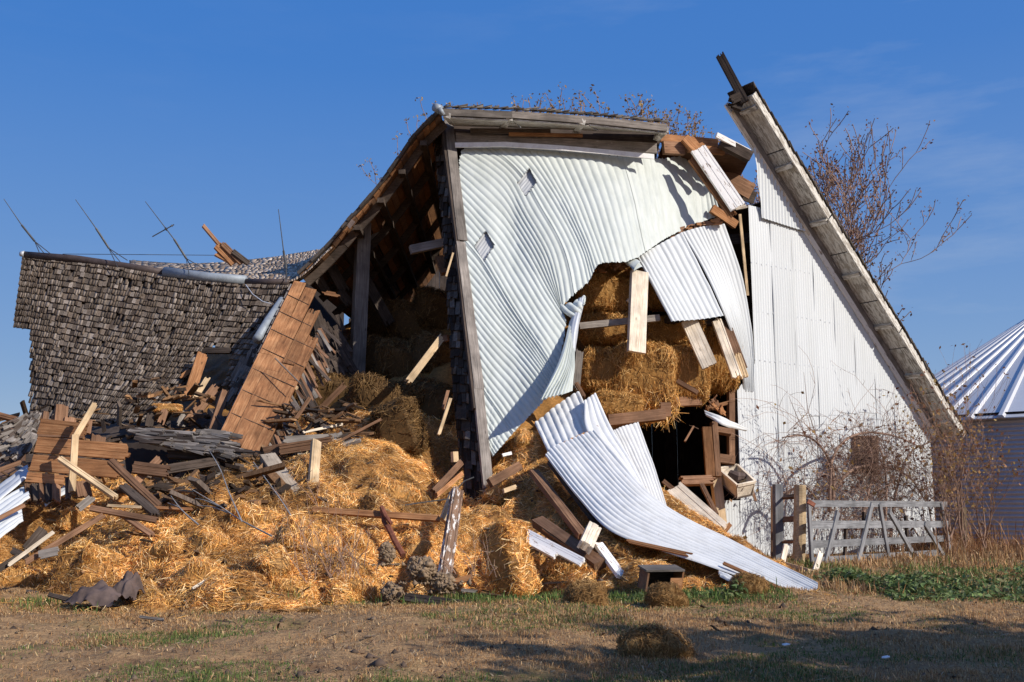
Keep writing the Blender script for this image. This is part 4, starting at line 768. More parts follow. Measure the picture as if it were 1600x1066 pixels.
for (x, y, w, lb) in ((1117, 905, .42, 'dark hay lump under the edge of the long white sheet'), (1170, 918, .40, 'low hay lump near the tip of the long white sheet'), (1040, 935, .38, 'small hay lump in front of the wooden box'), (960, 840, .62, 'brown hay lump beside the splintered cream block'), (1025, 880, .6, 'brown hay lump behind the wooden box'), (915, 935, .45, 'dark hay lump in the grass below the small bales'), (955, 905, .5, 'dusty hay lump left of the wooden box')):
    p = G(x, y+18); p[2] = .16 if y > 900 else .45; p = P(x, y, p[1]); o = bale(x, y, p[1], BML[int(x) % 3], (rng.uniform(-.2, .2), rng.uniform(-.3, .3), rng.uniform(0, 3)), lb, (w, w*1.1, w*.95), 'hay_lump', 'hay lumps at the foot of the white sheet', cat='hay lump')
o = bale(1022, 1018, 9.25, BML[1], (.0, .1, .4), 'shaggy hay tuft lying alone on the grass in the foreground', (.46, .58, .42), 'hay_tuft', None, cat='hay')
bale(262, 638, 20.4, BM[3], (0, 0, .2), 'small straw clump on the ledge of the fallen roof', (.55, .6, .3), 'straw_clump', None)
# stems hanging from the bales in the hole
nst = 900; px = rng.uniform(930, 1060, nst); py = rng.uniform(610, 660, nst); pos = np.array([P(a, b, rng.uniform(23.0, 23.7)) for a, b in zip(px, py)]); dv = rng.normal(0, .5, (nst, 3)) + np.array([0, 0, -1.])
V, Q, Cc = strand_arrays(pos, dv, rng.uniform(.2, .6, nst), rng.uniform(.006, .014, nst), pick(STRAW, nst))
tag(link('hanging_hay', npmesh('hanging_hay', V, quads=Q, col=Cc), M['straw']), 'loose hay stems hanging under the bales in the torn hole', 'hay', kind='stuff')
# ================================================================== BROKEN PANELS, SHEETS AND BOARDS
# the panel of orange sheathing that tipped out of the roof, shingles still on its far side
pan = tag(empty('roof_panel', tuple(P(372, 690, 18.6))), 'orange brown panel of sheathing boards tipped on its side before the fallen roof', 'roof panel')
q = [P(460, 437, 23.9), P(527, 470, 23.6), P(409, 713, 18.7), P(342, 686, 18.9)]
pn = unit(np.cross(q[1]-q[0], q[3]-q[0])); pn = pn if np.dot(pn, CAMP-q[0]) > 0 else -pn
def bil(u, v): return (q[0]*(1-u)+q[1]*u)*(1-v) + (q[3]*(1-u)+q[2]*u)*v
for k, (u0, u1, v0, mt) in enumerate(((0, .27, 0, 'orange'), (.275, .53, .01, 'rust'), (.545, .78, .13, 'orange'), (.785, 1.0, .30, 'rust'))):
    for (a, b) in ((v0, .52+.07*(k % 2)), (.523+.07*(k % 2), 1.0)):
        if b-a < .05: continue
        L_ = np.linalg.norm(bil(u1, .5)-bil(u0, .5)); board('plank', bil((u0+u1)/2, a)+pn*rng.uniform(-.008, .012), bil((u0+u1)/2, b)+pn*rng.uniform(-.008, .012), L_-.012, .05, mt, pan, face=pn, j0=.25 if k > 1 and a == v0 else 0)
for r in range(1, 8):
    u1 = 1.0 if r > 2 else (.76 if r == 2 else .52); board('nail_row', bil(.01, r/8)+pn*.030, bil(u1-.01, r/8)+pn*.030, .014, .012, 'dark', pan, face=pn)
mbp = []
for k in range(46):                                   # shingles fanned out along its right edge
    v = .20+.78*k/46+rng.uniform(-.01, .01); a = bil(.90, v) - pn*.08; dr = unit((q[1]-q[0])*.9 + (q[3]-q[0])*(.12+rng.uniform(-.03, .12))); b = a + dr*rng.uniform(.45, 1.05)*(.7+.5*math.sin(v*3.1)) + pn*rng.uniform(-.2, .05)
    board('fanned_shingle', a, b, rng.uniform(.045, .10), .014, ('dark', 'brown', 'grey', 'brown')[k % 4], pan, face=pn+rng.normal(0, .25, 3), j1=.08)
mb = MB(); mb.tube([P(440, 468, 23.3), P(420, 500, 22.6), P(402, 531, 21.9)], [.07, .10, .11], 10); mb.build('ridge_cap', M['zinc'], pan, True)
for k in range(16): v = k/16+.03; board('shingle_edge', bil(-.01, v)-pn*.04, bil(-.015, v+.05)-pn*.04, .08, .03, 'grey', pan, face=pn)
tag(bpx('lath', 401, 571, 21.0, 464, 607, 20.6, 6, 4, 'pale'), 'pale lath lying across the face of the orange panel', 'lath')
# boards: (x0, y0, depth, x1, y1, depth, width px, thickness px, wood, label, kind, splinter)
BD = [
 # left: planks and sticks around the brown plank wall
 (149, 630, 16.4, 117, 684, 16.2, 9, 5, 'pale', 'pale stick rising behind the brown plank wall', 'stick', 4),
 (118, 678, 16.1, 112, 770, 16.0, 10, 6, 'pale', 'upright pale stick in front of the brown plank wall', 'stick', 4),
 (92, 716, 15.9, 182, 778, 15.6, 8, 6, 'pale', 'pale stick slanting down to the right in front of the brown plank wall', 'stick', 3),
 (172, 720, 16.2, 253, 796, 15.7, 11, 6, 'brown', 'brown broken board slanting down beside the plank wall', 'board', 8),
 (250, 715, 16.9, 206, 760, 16.5, 12, 5, 'brown', 'dark board leaning the other way behind the slanting brown board', 'board', 5),
 (205, 730, 16.6, 268, 738, 16.6, 20, 5, 'brown', 'short brown board end right of the plank wall', 'board', 8),
 (190, 758, 15.9, 247, 806, 15.4, 14, 5, 'dark', 'dark shingled board below the slanting brown board', 'board', 8),
 (168, 790, 15.6, 222, 793, 15.5, 4, 4, 'pale', 'thin level lath on top of the straw at left', 'lath', 2),
 (226, 793, 15.6, 302, 796, 15.6, 4, 4, 'orange', 'thin level orange lath continuing along the straw', 'lath', 3),
 (140, 794, 15.3, 248, 814, 15.2, 9, 5, 'brown', 'long brown board lying nearly level on the straw at left', 'board', 5),
 (185, 800, 15.4, 240, 838, 15.0, 9, 5, 'brown', 'brown board sinking down into the straw at left', 'board', 6),
 (163, 804, 15.2, 38, 880, 14.6, 9, 6, 'brown', 'longest plank slanting up from the left corner across the straw', 'plank', 4),
 (84, 831, 14.9, 12, 884, 14.5, 6, 5, 'cream', 'pale edged plank just left of the longest slanting plank', 'plank', 3),
 (70, 826, 15.0, 40, 862, 14.8, 18, 6, 'dark', 'dark board half buried in the straw at the far left', 'board', 6),
 (30, 870, 14.7, -30, 906, 14.3, 11, 6, 'dark', 'dark plank end leaving the picture at the left edge', 'plank', 4),
 (18, 860, 14.8, 45, 872, 14.7, 10, 5, 'dark', 'small dark shingle at the left edge', 'shingle', 4),
 (60, 868, 14.6, 95, 860, 14.6, 14, 3, 'grey', 'grey shingle lying beside the longest slanting plank', 'shingle', 6),
 (122, 795, 15.3, 146, 776, 15.4, 12, 3, 'grey', 'grey shingle stuck in the straw below the plank wall', 'shingle', 4),
 (-10, 738, 16.6, 34, 722, 16.8, 7, 5, 'brown', 'thin brown board above the silver sheet at left', 'board', 3),
 (-5, 693, 18.5, 34, 735, 17.4, 8, 5, 'grey', 'grey pole slanting behind the silver sheet at left', 'pole', 2),
 (-5, 648, 20, 40, 660, 19.5, 9, 5, 'orange', 'orange board at the far left beyond the splayed shingles', 'board', 5),
 (-5, 668, 20, 30, 672, 19.5, 14, 5, 'brown', 'brown plank at the far left beyond the splayed shingles', 'board', 5),
 (-5, 812, 15.4, 40, 788, 15.6, 7, 5, 'brown', 'brown lath lying on the white sheets at the left edge', 'lath', 3),
 (106, 746, 16.2, 106, 782, 16.0, 7, 5, 'dark', 'dark stub standing below the plank wall', 'stub', 3),
 (128, 752, 16.5, 133, 778, 16.4, 22, 4, 'brown', 'short brown plank standing between the sticks', 'plank', 3),
 # middle: timbers before the dark opening
 (418, 715, 18.0, 470, 790, 16.6, 25, 14, 'tan', 'thick grey timber of the leaning V, slanting right', 'timber', 0),
 (494, 690, 17.8, 487, 788, 16.6, 15, 9, 'pale', 'upright split timber of the leaning V', 'timber', 5),
 (436, 703, 18.4, 520, 690, 18.6, 16, 8, 'brown', 'brown beam lying above the leaning V of timbers', 'beam', 4),
 (440, 690, 18.8, 552, 684, 19.4, 15, 6, 'grey', 'grey board lying level behind the leaning V', 'board', 9),
 (412, 708, 18.5, 450, 700, 18.5, 17, 6, 'brown', 'brown board end at the foot of the orange panel', 'board', 3),
 (522, 694, 18.9, 596, 655, 19.4, 4, 4, 'brown', 'thin dark pole slanting up towards the round bale', 'pole', 2),
 (473, 676, 19.2, 536, 663, 19.6, 4, 4, 'cream', 'thin pale lath on the shingles right of the orange panel', 'lath', 2),
 (430, 560, 20.5, 470, 600, 20, 1.5, 1.5, 'grey', 'very thin wire like stick beside the orange panel', 'stick', 0),
 (462, 655, 19.4, 485, 620, 19.6, 6, 4, 'brown', 'short brown stick among the fanned shingles', 'stick', 4),
 (486, 797, 16.0, 692, 811, 15.9, 10, 5, 'orange', 'long orange board lying level across the middle of the straw', 'board', 6),
 (636, 599, 20.8, 692, 525, 21.6, 11, 7, 'pale', 'pale splintered plank hanging in the dark opening', 'plank', 8),
 (700, 610, 20.6, 692, 640, 20.4, 5, 4, 'brown', 'short thin splint hanging left of the shingled corner', 'splint', 3),
 (704, 622, 20.3, 685, 681, 20.0, 5, 4, 'pale', 'longer pale splint hanging left of the shingled corner', 'splint', 3),
 (710, 706, 19.4, 711, 722, 19.4, 9, 8, 'pale', 'small pale block end showing left of the shingled corner', 'block', 0),
 (721, 722, 19.3, 676, 770, 18.2, 10, 6, 'brown', 'upper brown pole slanting out behind the shingled corner', 'pole', 5),
 (722, 740, 19.2, 680, 776, 18.1, 7, 5, 'orange', 'lower orange pole slanting out behind the shingled corner', 'pole', 5),
 (715, 765, 16.4, 694, 903, 14.3, 19, 9, 'fleck', 'leaning brown board flecked with white paint left of the large bale', 'board', 6),
 (710, 770, 16.7, 693, 815, 16.2, 14, 6, 'pale', 'pale board leaning behind the paint flecked board', 'board', 5),
 (706, 910, 14.2, 738, 902, 14.2, 9, 4, 'orange', 'small orange board end in the grass at the foot of the leaning board', 'board', 4),
 (765, 755, 18.4, 812, 728, 18.9, 14, 8, 'brown', 'brown beam end beside the foot of the corner post', 'beam', 0),
 (785, 768, 18.0, 808, 760, 18.2, 7, 5, 'pale', 'small pale splinter on the straw right of the corner post', 'splinter', 5),
 (784, 712, 19.8, 800, 708, 19.9, 5, 3, 'white', 'white scrap under the leaning wall', 'scrap', 3),
 # right: beams under the long sheet
 (834, 738, 18.4, 912, 840, 16.3, 15, 9, 'brown', 'upper dark brown beam slanting down under the long white sheet', 'beam', 3),
 (840, 815, 16.6, 938, 884, 15.2, 21, 14, 'brown', 'heaviest brown beam lying on the straw beside the white boards', 'beam', 0),
 (934, 850, 15.6, 972, 902, 14.9, 16, 6, 'white', 'short board with worn white paint at the end of the heavy beam', 'board', 3),
 (928, 824, 15.9, 914, 856, 15.2, 22, 14, 'cream', 'broken cream block on top of the heavy beam', 'block', 4),
 (815, 830, 16.0, 912, 880, 15.0, 15, 4, 'white', 'white painted board lying on the straw left of the heavy beam', 'board', 5),
 (806, 836, 15.8, 870, 870, 15.1, 12, 4, 'white', 'second white painted board beside the large whole bale', 'board', 5),
 (848, 825, 16.3, 900, 862, 15.6, 8, 3, 'orange', 'reddish splintered lath beside the heavy beam', 'lath', 8),
 (858, 722, 18.7, 940, 830, 16.6, 7, 6, 'dark', 'dark batten under the lower edge of the long white sheet', 'batten', 3),
 (978, 845, 15.7, 1082, 868, 15.3, 6, 4, 'orange', 'thin reddish splint poking from under the long white sheet', 'splint', 10),
 (1130, 880, 15.2, 1232, 925, 14.6, 5, 4, 'orange', 'reddish batten along the lower edge of the sheet tip', 'batten', 5),
 (1050, 762, 21.5, 1128, 832, 20.5, 34, 5, 'cream', 'broad stained board lying behind the long white sheet', 'board', 8),
 (1036, 752, 22.0, 1056, 768, 21.8, 7, 4, 'brown', 'curved brown scrap at the edge of the dark cavity', 'scrap', 4),
 (1062, 752, 22.8, 1118, 750, 23.0, 14, 10, 'brown', 'rotten crumbling beam end under the wall stud', 'beam', 12),
 (1096, 757, 22.6, 1120, 806, 21.6, 7, 5, 'brown', 'thin brown brace beside the pale wall stud', 'brace', 3),
 (1128, 836, 20.9, 1142, 818, 21.0, 7, 5, 'orange', 'small orange stub against the foot of the white wall', 'stub', 3),
 (1172, 756, 24.1, 1181, 783, 24.0, 4, 3, 'brown', 'thin stick hanging from the wooden chute', 'stick', 0),
 (1070, 690, 23.4, 1084, 666, 23.5, 3, 3, 'brown', 'thin twig in the dark cavity', 'stick', 0),
 # boards hanging in the torn hole
 (999, 425, 22.9, 994, 551, 22.6, 28, 9, 'cream', 'broad cream board hanging upright in the middle of the torn hole', 'board', 0),
 (1076, 500, 23.6, 1109, 574, 23.3, 25, 6, 'cream', 'middle cream board hanging below the folded white sheet', 'board', 3),
 (1118, 497, 23.9, 1152, 592, 23.6, 15, 6, 'cream', 'right cream board with splintered end below the folded white sheet', 'board', 12),
 (1130, 500, 24.2, 1160, 580, 24.0, 20, 5, 'brown', 'shaded brown board behind the splintered cream board', 'board', 6),
 (1086, 540, 24.0, 1098, 612, 23.8, 16, 6, 'pale', 'narrow pale board standing between the hay bales', 'board', 0),
 (1150, 552, 23.9, 1164, 592, 23.9, 12, 6, 'pale', 'short pale board end beside the splintered cream board', 'board', 6),
 (1058, 596, 23.4, 1090, 614, 23.2, 7, 6, 'brown', 'brown stick end poking out between the hay bales', 'stick', 0),
 (905, 548, 22.3, 899, 610, 22.0, 13, 6, 'grey', 'weathered board standing at the left edge of the torn hole', 'board', 5),
 (900, 598, 21.9, 914, 622, 21.7, 6, 4, 'brown', 'thin reddish board at the left edge of the torn hole', 'board', 3),
 (1090, 232, 24.4, 1154, 326, 24.2, 25, 6, 'white', 'white painted board hanging beside the top of the leaning wall', 'board', 4),
 (1078, 245, 24.6, 1147, 340, 24.4, 12, 6, 'orange', 'orange splintered board behind the white hanging board', 'board', 14),
 (1148, 326, 24.2, 1168, 322, 24.2, 5, 4, 'cream', 'small splinter at the lower end of the white hanging board', 'splinter', 4),
 # ground
 (632, 933, 13.9, 752, 950, 13.3, 15, 5, 'dark', 'dark plank lying flat on the ground below the clay clods', 'plank', 3),
 (76, 929, 13.6, 110, 938, 13.5, 6, 4, 'dark', 'short dark stick on the ground left of the crumpled felt', 'stick', 3),
 (218, 964, 12.3, 256, 969, 12.2, 4, 3, 'grey', 'small grey stick lying on the bare earth', 'stick', 2),
 (300, 920, 13.9, 325, 905, 14.1, 4, 3, 'cream', 'short pale splinter at the foot of the straw', 'splinter', 3),
 (720, 922, 13.9, 746, 925, 13.9, 5, 3, 'grey', 'thin grey board in the grass before the large bale', 'board', 3),
 (1224, 880, 19, 1268, 893, 18, 12, 5, 'pale', 'pale broken board lying against the round gate post', 'board', 4),
 (1229, 850, 19.4, 1222, 880, 19.2, 8, 4, 'cream', 'pointed pale splinter standing before the grey gate post', 'splinter', 8),
 (1282, 864, 19.2, 1270, 904, 18.2, 8, 4, 'cream', 'pale splinter leaning on the near end of the gate', 'splinter', 6)]
for (x0, y0, Y0, x1, y1, Y1, w, t, mt, lb, ct, sp) in BD:
    bpx(ct.replace(' ', '_'), x0, y0, Y0, x1, y1, Y1, w, t, mt, lb, ct, j0=sp*.6, j1=sp)
# the brown plank wall at the left
pw = tag(empty('plank_wall', tuple(P(90, 780, 16.6))), 'low brown wall section of wide boards leaning against the fallen roof', 'plank wall')
for (x0, y0, x1, y1, w, sp) in ((62, 667, 135, 675, 26, 3), (57, 695, 204, 707, 25, 9), (50, 723, 192, 735, 26, 9), (42, 746, 104, 751, 15, 4), (60, 681, 130, 684, 3, 0)):
    bpx('plank', x0, y0, 16.75-(y0-667)*.004, x1, y1, 16.75-(y0-667)*.004, w, 5, 'orange' if w > 10 else 'brown', parent=pw, j0=0, j1=sp, face=(.25, -1, .25))
for (x, y, w, h) in ((97, 632, 19, 30), (90, 650, 16, 20), (110, 652, 18, 20), (136, 655, 16, 22), (72, 644, 9, 18), (154, 680, 22, 22)):
    bpx('plank', x, y, 17.1, x-3, y+h, 17.0, w, 5, 'brown', parent=pw, j0=3)
for k in range(5): bpx('plank', 44+k*11, 757, 16.4, 48+k*10, 786, 16.2, 12, 4, 'dark' if k % 2 else 'brown', parent=pw, j1=6)
# splayed shingle bundles
def splay(name, lab, pts, n, Lr, ang, mats=('grey', 'dark'), w=(5, 10), par=None):
    o = tag(empty(name, tuple(P(*pts[0]))), lab, 'shingles')
    S = Surf([wp(g) for g in ([pts[0:len(pts)//2], pts[len(pts)//2:]])], 12)
    for k in range(n):
        u, v = rng.uniform(0, 1), k/n; a = S.pos(np.array(u), np.array(v)); px, py, dp = proj(a); an = R(ang[0]+(ang[1]-ang[0])*v + rng.uniform(-9, 9)); l = rng.uniform(*Lr)
        b = P(px+math.cos(an)*l, py+math.sin(an)*l, a[1]-rng.uniform(0, .25)); board('shingle', a, b, rng.uniform(*w)*dp/FPX, .022, mats[0] if rng.random() < .72 else mats[1], o, j1=.07, face=CAMP-a+rng.normal(0, 4, 3)+np.array([0, 0, 9]))
    return o
splay('shingle_bundle', 'splayed bundle of grey shingles at the far left under the fallen roof', [(5, 665, 18.2), (40, 648, 18.4), (62, 640, 18.6), (12, 725, 17.4), (40, 705, 17.6), (58, 680, 17.8)], 120, (14, 28), (165, 120))
splay('shingle_bundle', 'flattened fan of grey shingles left of the foot of the orange panel', [(195, 668, 18.6), (262, 674, 18.6), (330, 672, 18.6), (215, 690, 18.0), (280, 700, 18.0), (345, 705, 18.0)], 150, (28, 60), (8, 12), w=(3, 7))
splay('shingle_bundle', 'dark torn shingles lying in the shadow under the orange panel', [(355, 735, 18.2), (395, 725, 18.2), (415, 720, 18.2), (350, 765, 17.4), (385, 755, 17.4), (420, 745, 17.4)], 26, (20, 46), (160, 170), w=(6, 12))
splay('shingle_bundle', 'loose shingles scattered right of the orange panel', [(470, 690, 19.0), (510, 680, 19.2), (560, 672, 19.4), (500, 712, 18.6), (540, 700, 18.8), (570, 690, 19.0)], 34, (24, 50), (170, 160), w=(3, 7))
splay('shingle_bundle', 'shingles still nailed above the dark opening left of the timber post', [(490, 480, 24.2), (510, 500, 24.2), (530, 490, 24.2), (500, 590, 23.6), (520, 580, 23.6), (540, 570, 23.6)], 60, (24, 50), (75, 62), mats=('dark', 'dark'), w=(6, 11))
splay('shingle_bundle', 'dark shingles on the shadowed side of the orange panel', [(440, 470, 24.0), (428, 510, 23.4), (420, 540, 22.9), (380, 560, 22.7), (372, 590, 22.3), (362, 620, 21.8)], 60, (24, 44), (112, 118), mats=('grey', 'dark'), w=(5, 10))
# dark brace boards in the shadow under and behind everything on the left
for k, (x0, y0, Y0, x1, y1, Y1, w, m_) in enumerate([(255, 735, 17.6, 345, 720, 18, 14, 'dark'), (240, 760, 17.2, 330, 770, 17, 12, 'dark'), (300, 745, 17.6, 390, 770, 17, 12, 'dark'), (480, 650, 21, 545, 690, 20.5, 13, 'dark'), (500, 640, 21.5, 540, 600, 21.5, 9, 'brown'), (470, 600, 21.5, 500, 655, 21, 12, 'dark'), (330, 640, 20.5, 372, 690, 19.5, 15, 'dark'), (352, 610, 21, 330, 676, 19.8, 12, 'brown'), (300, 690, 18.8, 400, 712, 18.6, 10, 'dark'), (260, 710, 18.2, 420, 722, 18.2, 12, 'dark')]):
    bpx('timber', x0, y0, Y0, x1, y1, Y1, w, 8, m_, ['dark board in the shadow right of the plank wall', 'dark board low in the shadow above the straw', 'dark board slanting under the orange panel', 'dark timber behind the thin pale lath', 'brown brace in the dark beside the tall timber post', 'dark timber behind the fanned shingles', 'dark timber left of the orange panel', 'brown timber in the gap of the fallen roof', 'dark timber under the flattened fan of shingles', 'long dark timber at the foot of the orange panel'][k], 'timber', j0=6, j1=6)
fb = tag(deck('dark_backdrop', Surf([wp([(30, 652, 22.6), (24, 720, 20.5), (10, 800, 18.5)]), wp([(130, 660, 21.8), (130, 730, 20), (130, 800, 18.3)]), wp([(260, 655, 21.4), (270, 730, 20), (270, 800, 18.6)]), wp([(420, 640, 22.4), (430, 720, 20.5), (440, 780, 19)])], 10), M['dark'], None, 12, 10), 'dark backdrop sheet added under the lower edge of the fallen roof', 'boards', kind='stuff')  # single dark sheet added so no sky shows under the fallen roof
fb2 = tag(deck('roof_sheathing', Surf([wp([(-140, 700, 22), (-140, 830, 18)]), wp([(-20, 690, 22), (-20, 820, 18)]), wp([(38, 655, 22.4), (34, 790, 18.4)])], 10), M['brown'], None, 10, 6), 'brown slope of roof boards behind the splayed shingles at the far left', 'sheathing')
tag(deck('sheathing', Surf([wp([(190, 690, 18.9), (205, 800, 18.4)]), wp([(330, 695, 18.9), (330, 790, 18.4)]), wp([(440, 700, 19.2), (440, 760, 18.8)])], 8), M['void'], None, 8, 5), 'near-black backdrop sheet added behind the straw', 'sheathing')  # near-black backdrop added to close the hollow behind the straw
# white and silver iron at the far left
for (gs, cn, lb, mt) in (([[(-14, 792, 16.0), (44, 742, 16.6)], [(-14, 768, 16.6), (44, 726, 17.0)]], [3], 'silver corrugated sheet leaning at the left edge', 'galv'),
                         ([[(-14, 822, 15.6), (46, 776, 16.1)], [(-14, 790, 16.1), (44, 756, 16.6)]], [4], 'white corrugated sheet below the silver one at the left edge', 'sheet'),
                         ([[(-14, 850, 15.0), (36, 812, 15.5)], [(-14, 822, 15.5), (34, 796, 15.8)]], [4], 'lowest white corrugated sheet at the left edge', 'sheet'),
                         ([[(70, 790, 16.2), (104, 768, 16.5)], [(72, 782, 16.5), (102, 760, 16.8)]], [2], 'white scrap of iron peeping out below the plank wall', 'sheet')):
    o = corrugated('iron_sheet', [wp(g) for g in gs], cn, .022, M[mt], rows=8, seg=8)[0]; tag(o, lb, 'iron sheet', 'iron sheets at the left edge')
# fallen sheets under the torn hole
F = [[(852, 712, 18.3), (905, 780, 17.0), (948, 824, 16.1), (1000, 848, 15.7), (1100, 882, 15.2), (1238, 930, 14.65)],
     [(862, 700, 18.5), (915, 765, 17.2), (960, 808, 16.4), (1012, 836, 16.0), (1110, 874, 15.5), (1256, 931, 14.75)],
     [(888, 688, 18.8), (938, 748, 17.6), (985, 793, 16.7), (1035, 822, 16.3), (1125, 863, 15.8), (1270, 930, 14.85)],
     [(912, 678, 19.0), (955, 730, 18.0), (1003, 778, 17.1), (1055, 812, 16.7), (1145, 856, 16.1), (1277, 922, 15.0)],
     [(930, 672, 19.1), (968, 718, 18.3), (1012, 768, 17.5), (1062, 803, 17.0), (1150, 848, 16.4), (1278, 911, 15.15)]]
o = corrugated('iron_sheet', [wp(g) for g in F], [3, 4, 4, 3], .014, M['fallen'], rows=60, seg=10)[0]; tag(o, 'long curved white corrugated sheet slumped from the wall down to the grass', 'iron sheet', 'fallen white iron below the torn hole')
FS = [([[(835, 662, 20.3), (856, 706, 19.2)], [(862, 640, 20.6), (884, 690, 19.4)], [(890, 620, 20.9), (915, 676, 19.6)], [(905, 611, 21.0), (932, 671, 19.7)]], [3.5, 3.5, 2], .014, 'ribbed white sheet under the torn flap above the long sheet'),
      ([[(912, 627, 20.2), (917, 672, 19.4), (968, 730, 18.3), (1015, 786, 17.3)], [(922, 621, 20.3), (940, 672, 19.5), (985, 736, 18.4), (1018, 790, 17.4)], [(931, 614, 20.4), (956, 668, 19.6), (996, 738, 18.5), (1022, 793, 17.5)]], [2, 2], .012, 'narrow white sheet with a folded corner standing behind the long sheet'),
      ([[(956, 674, 21.0), (985, 735, 20.0), (1012, 790, 19.0)], [(970, 668, 21.2), (1000, 733, 20.2), (1028, 800, 19.2)], [(998, 660, 21.6), (1024, 733, 20.4), (1046, 806, 19.4)]], [4, 5], .013, 'steep ribbed white sheet standing at the left edge of the dark cavity'),
      ([[(1058, 800, 18.6), (1110, 836, 17.6), (1185, 872, 16.6)], [(1056, 812, 18.4), (1106, 842, 17.5), (1180, 876, 16.5)]], [2], .02, 'narrow white strip along the upper edge of the long sheet'),
      ([[(1100, 641, 23.0), (1130, 652, 22.9), (1168, 670, 23.4)], [(1103, 649, 22.9), (1130, 664, 22.7), (1166, 674, 23.3)]], [2], .02, 'white metal strip sticking out from the wall stud'),
      ([[(1122, 892, 15.0), (1180, 918, 14.6)], [(1125, 900, 14.8), (1172, 923, 14.5)]], [2], .02, 'white metal edge showing under the long sheet near its tip')]
for gs, cn, am, lb in FS: tag(corrugated('iron_sheet', [wp(g) for g in gs], cn, am, M['fallen'], rows=24, seg=8)[0], lb, 'iron sheet', 'fallen white iron below the torn hole')
# wooden chute hanging on the wall
ch = tag(empty('wooden_chute', tuple(P(1150, 745, 24.2))), 'small open wooden chute with pale rim hanging on the white wall', 'chute')
c4 = [P(1122, 733, 24.3), P(1152, 727, 24.5), P(1180, 753, 23.9), P(1152, 759, 23.6)]; dn = np.array([0, .15, -.32])
for a, b in zip(c4, c4[1:]+c4[:1]): board('rim', a, b, .05, .06, 'cream', ch, face=(0, -.6, 1))
for a, b in zip(c4, c4[1:]+c4[:1]):
    m_ = (a+b)/2+dn*.5; mb = MB(); ins_ = (sum(c4)/4-m_)*.12; mb.hexa([a, b, b+dn+ins_, a+dn+ins_, a+ins_*.4, b+ins_*.4, b+dn+ins_*1.5, a+dn+ins_*1.5]); mb.build('side', M['cream'], ch)
mb = MB(); cc = [p+dn*.9 for p in c4]; mb.hexa(cc + [p+np.array([0, 0, -.02]) for p in cc]); mb.build('bottom', M['dark'], ch)
mb = MB(); mb.tube([P(1140, 740, 24.2), P(1152, 746, 24.1), P(1162, 744, 24.2)], [.10, .13, .08], 8); mb.build('old_nest', M['tar'], ch)
# wooden box in the straw
bx = tag(empty('wooden_box', tuple(G(1035, 928))), 'small dark wooden box with open side lying before the long sheet', 'box')
b0 = P(1008, 925, 14.0); w_, d_, h_ = .48, .40, .27; e0, e1 = unit([1, .15, 0]), unit([-.15, 1, .1]); e2 = np.array([.16, -.05, .95])
def bp(a, b, c): return b0 + e0*a*w_ + e1*b*d_ + e2*c*h_
for (a, b, c, d, mt) in (((0, 0, 0), (0, 1, 0), (0, 1, 1), (0, 0, 1), 'brown'), ((1, 0, 0), (1, 1, 0), (1, 1, 1), (1, 0, 1), 'orange'), ((0, 1, 0), (1, 1, 0), (1, 1, 1), (0, 1, 1), 'dark'), ((-.06, -.05, 1.03), (1.05, -.05, 1.03), (1.05, 1.05, 1.03), (-.06, 1.05, 1.03), 'grey'), ((.66, -.02, .0), (1.0, -.02, 0), (1, -.02, .7), (.66, -.02, .7), 'orange')):
    v = [bp(*k) for k in (a, b, c, d)]; nn_ = unit(np.cross(v[1]-v[0], v[3]-v[0]))*.025; mb = MB(); mb.hexa(v+[k+nn_ for k in v]); mb.build('lid' if mt == 'grey' else 'side', M[mt], bx)
# crumpled roofing felt
def crumple(name, px, py, w, h, Y, lab, mat, seed, cat):
    r = np.random.default_rng(seed); n = 26; U, W = np.meshgrid(np.linspace(-1, 1, n), np.linspace(-1, 1, n), indexing='ij'); p0 = P(px, py, Y); s = mpp(p0)
    rad = 1-.25*r.random()*np.abs(np.sin(2.3*U+W*3)); z = np.maximum(0, 1-(U**2+W**2)*.8)*h*s*(.7+.6*np.abs(vnoise(U*1.7+seed, W*1.7))) + .05*fbm(U*3+seed, W*3, 3)
    V = np.stack([p0[0]+U*w*s*rad, p0[1]+W*.35*rad, p0[2]-h*s*.5+z], -1); ii = np.arange(n*n).reshape(n, n); q_ = np.stack([ii[:-1, :-1], ii[1:, :-1], ii[1:, 1:], ii[:-1, 1:]], -1).reshape(-1, 4)
    V[..., 2] = np.maximum(V[..., 2], .0)
    ctr = V.reshape(-1, 3).mean(0); o = link(name, npmesh(name, V-ctr, quads=q_, smooth=False), M[mat]); o.location = tuple(ctr); return tag(o, lab, cat)
crumple('roofing_felt', 152, 924, 40, 30, 13.6, 'crumpled brown roofing felt at the foot of the straw on the left', 'tar', 3, 'felt')
crumple('roofing_felt', 200, 912, 22, 40, 13.9, 'curled piece of brown felt standing right of the crumpled one', 'tar', 8, 'felt')
clod = [(660, 885, 34, 36, 'largest grey clay clod behind the flat dark plank'), (612, 922, 26, 26, 'lumpy clay clod at the left end of the flat dark plank'), (690, 905, 30, 26, 'shaded clay clod at the foot of the leaning board'), (605, 860, 16, 30, 'upright clay lump against the straw')]
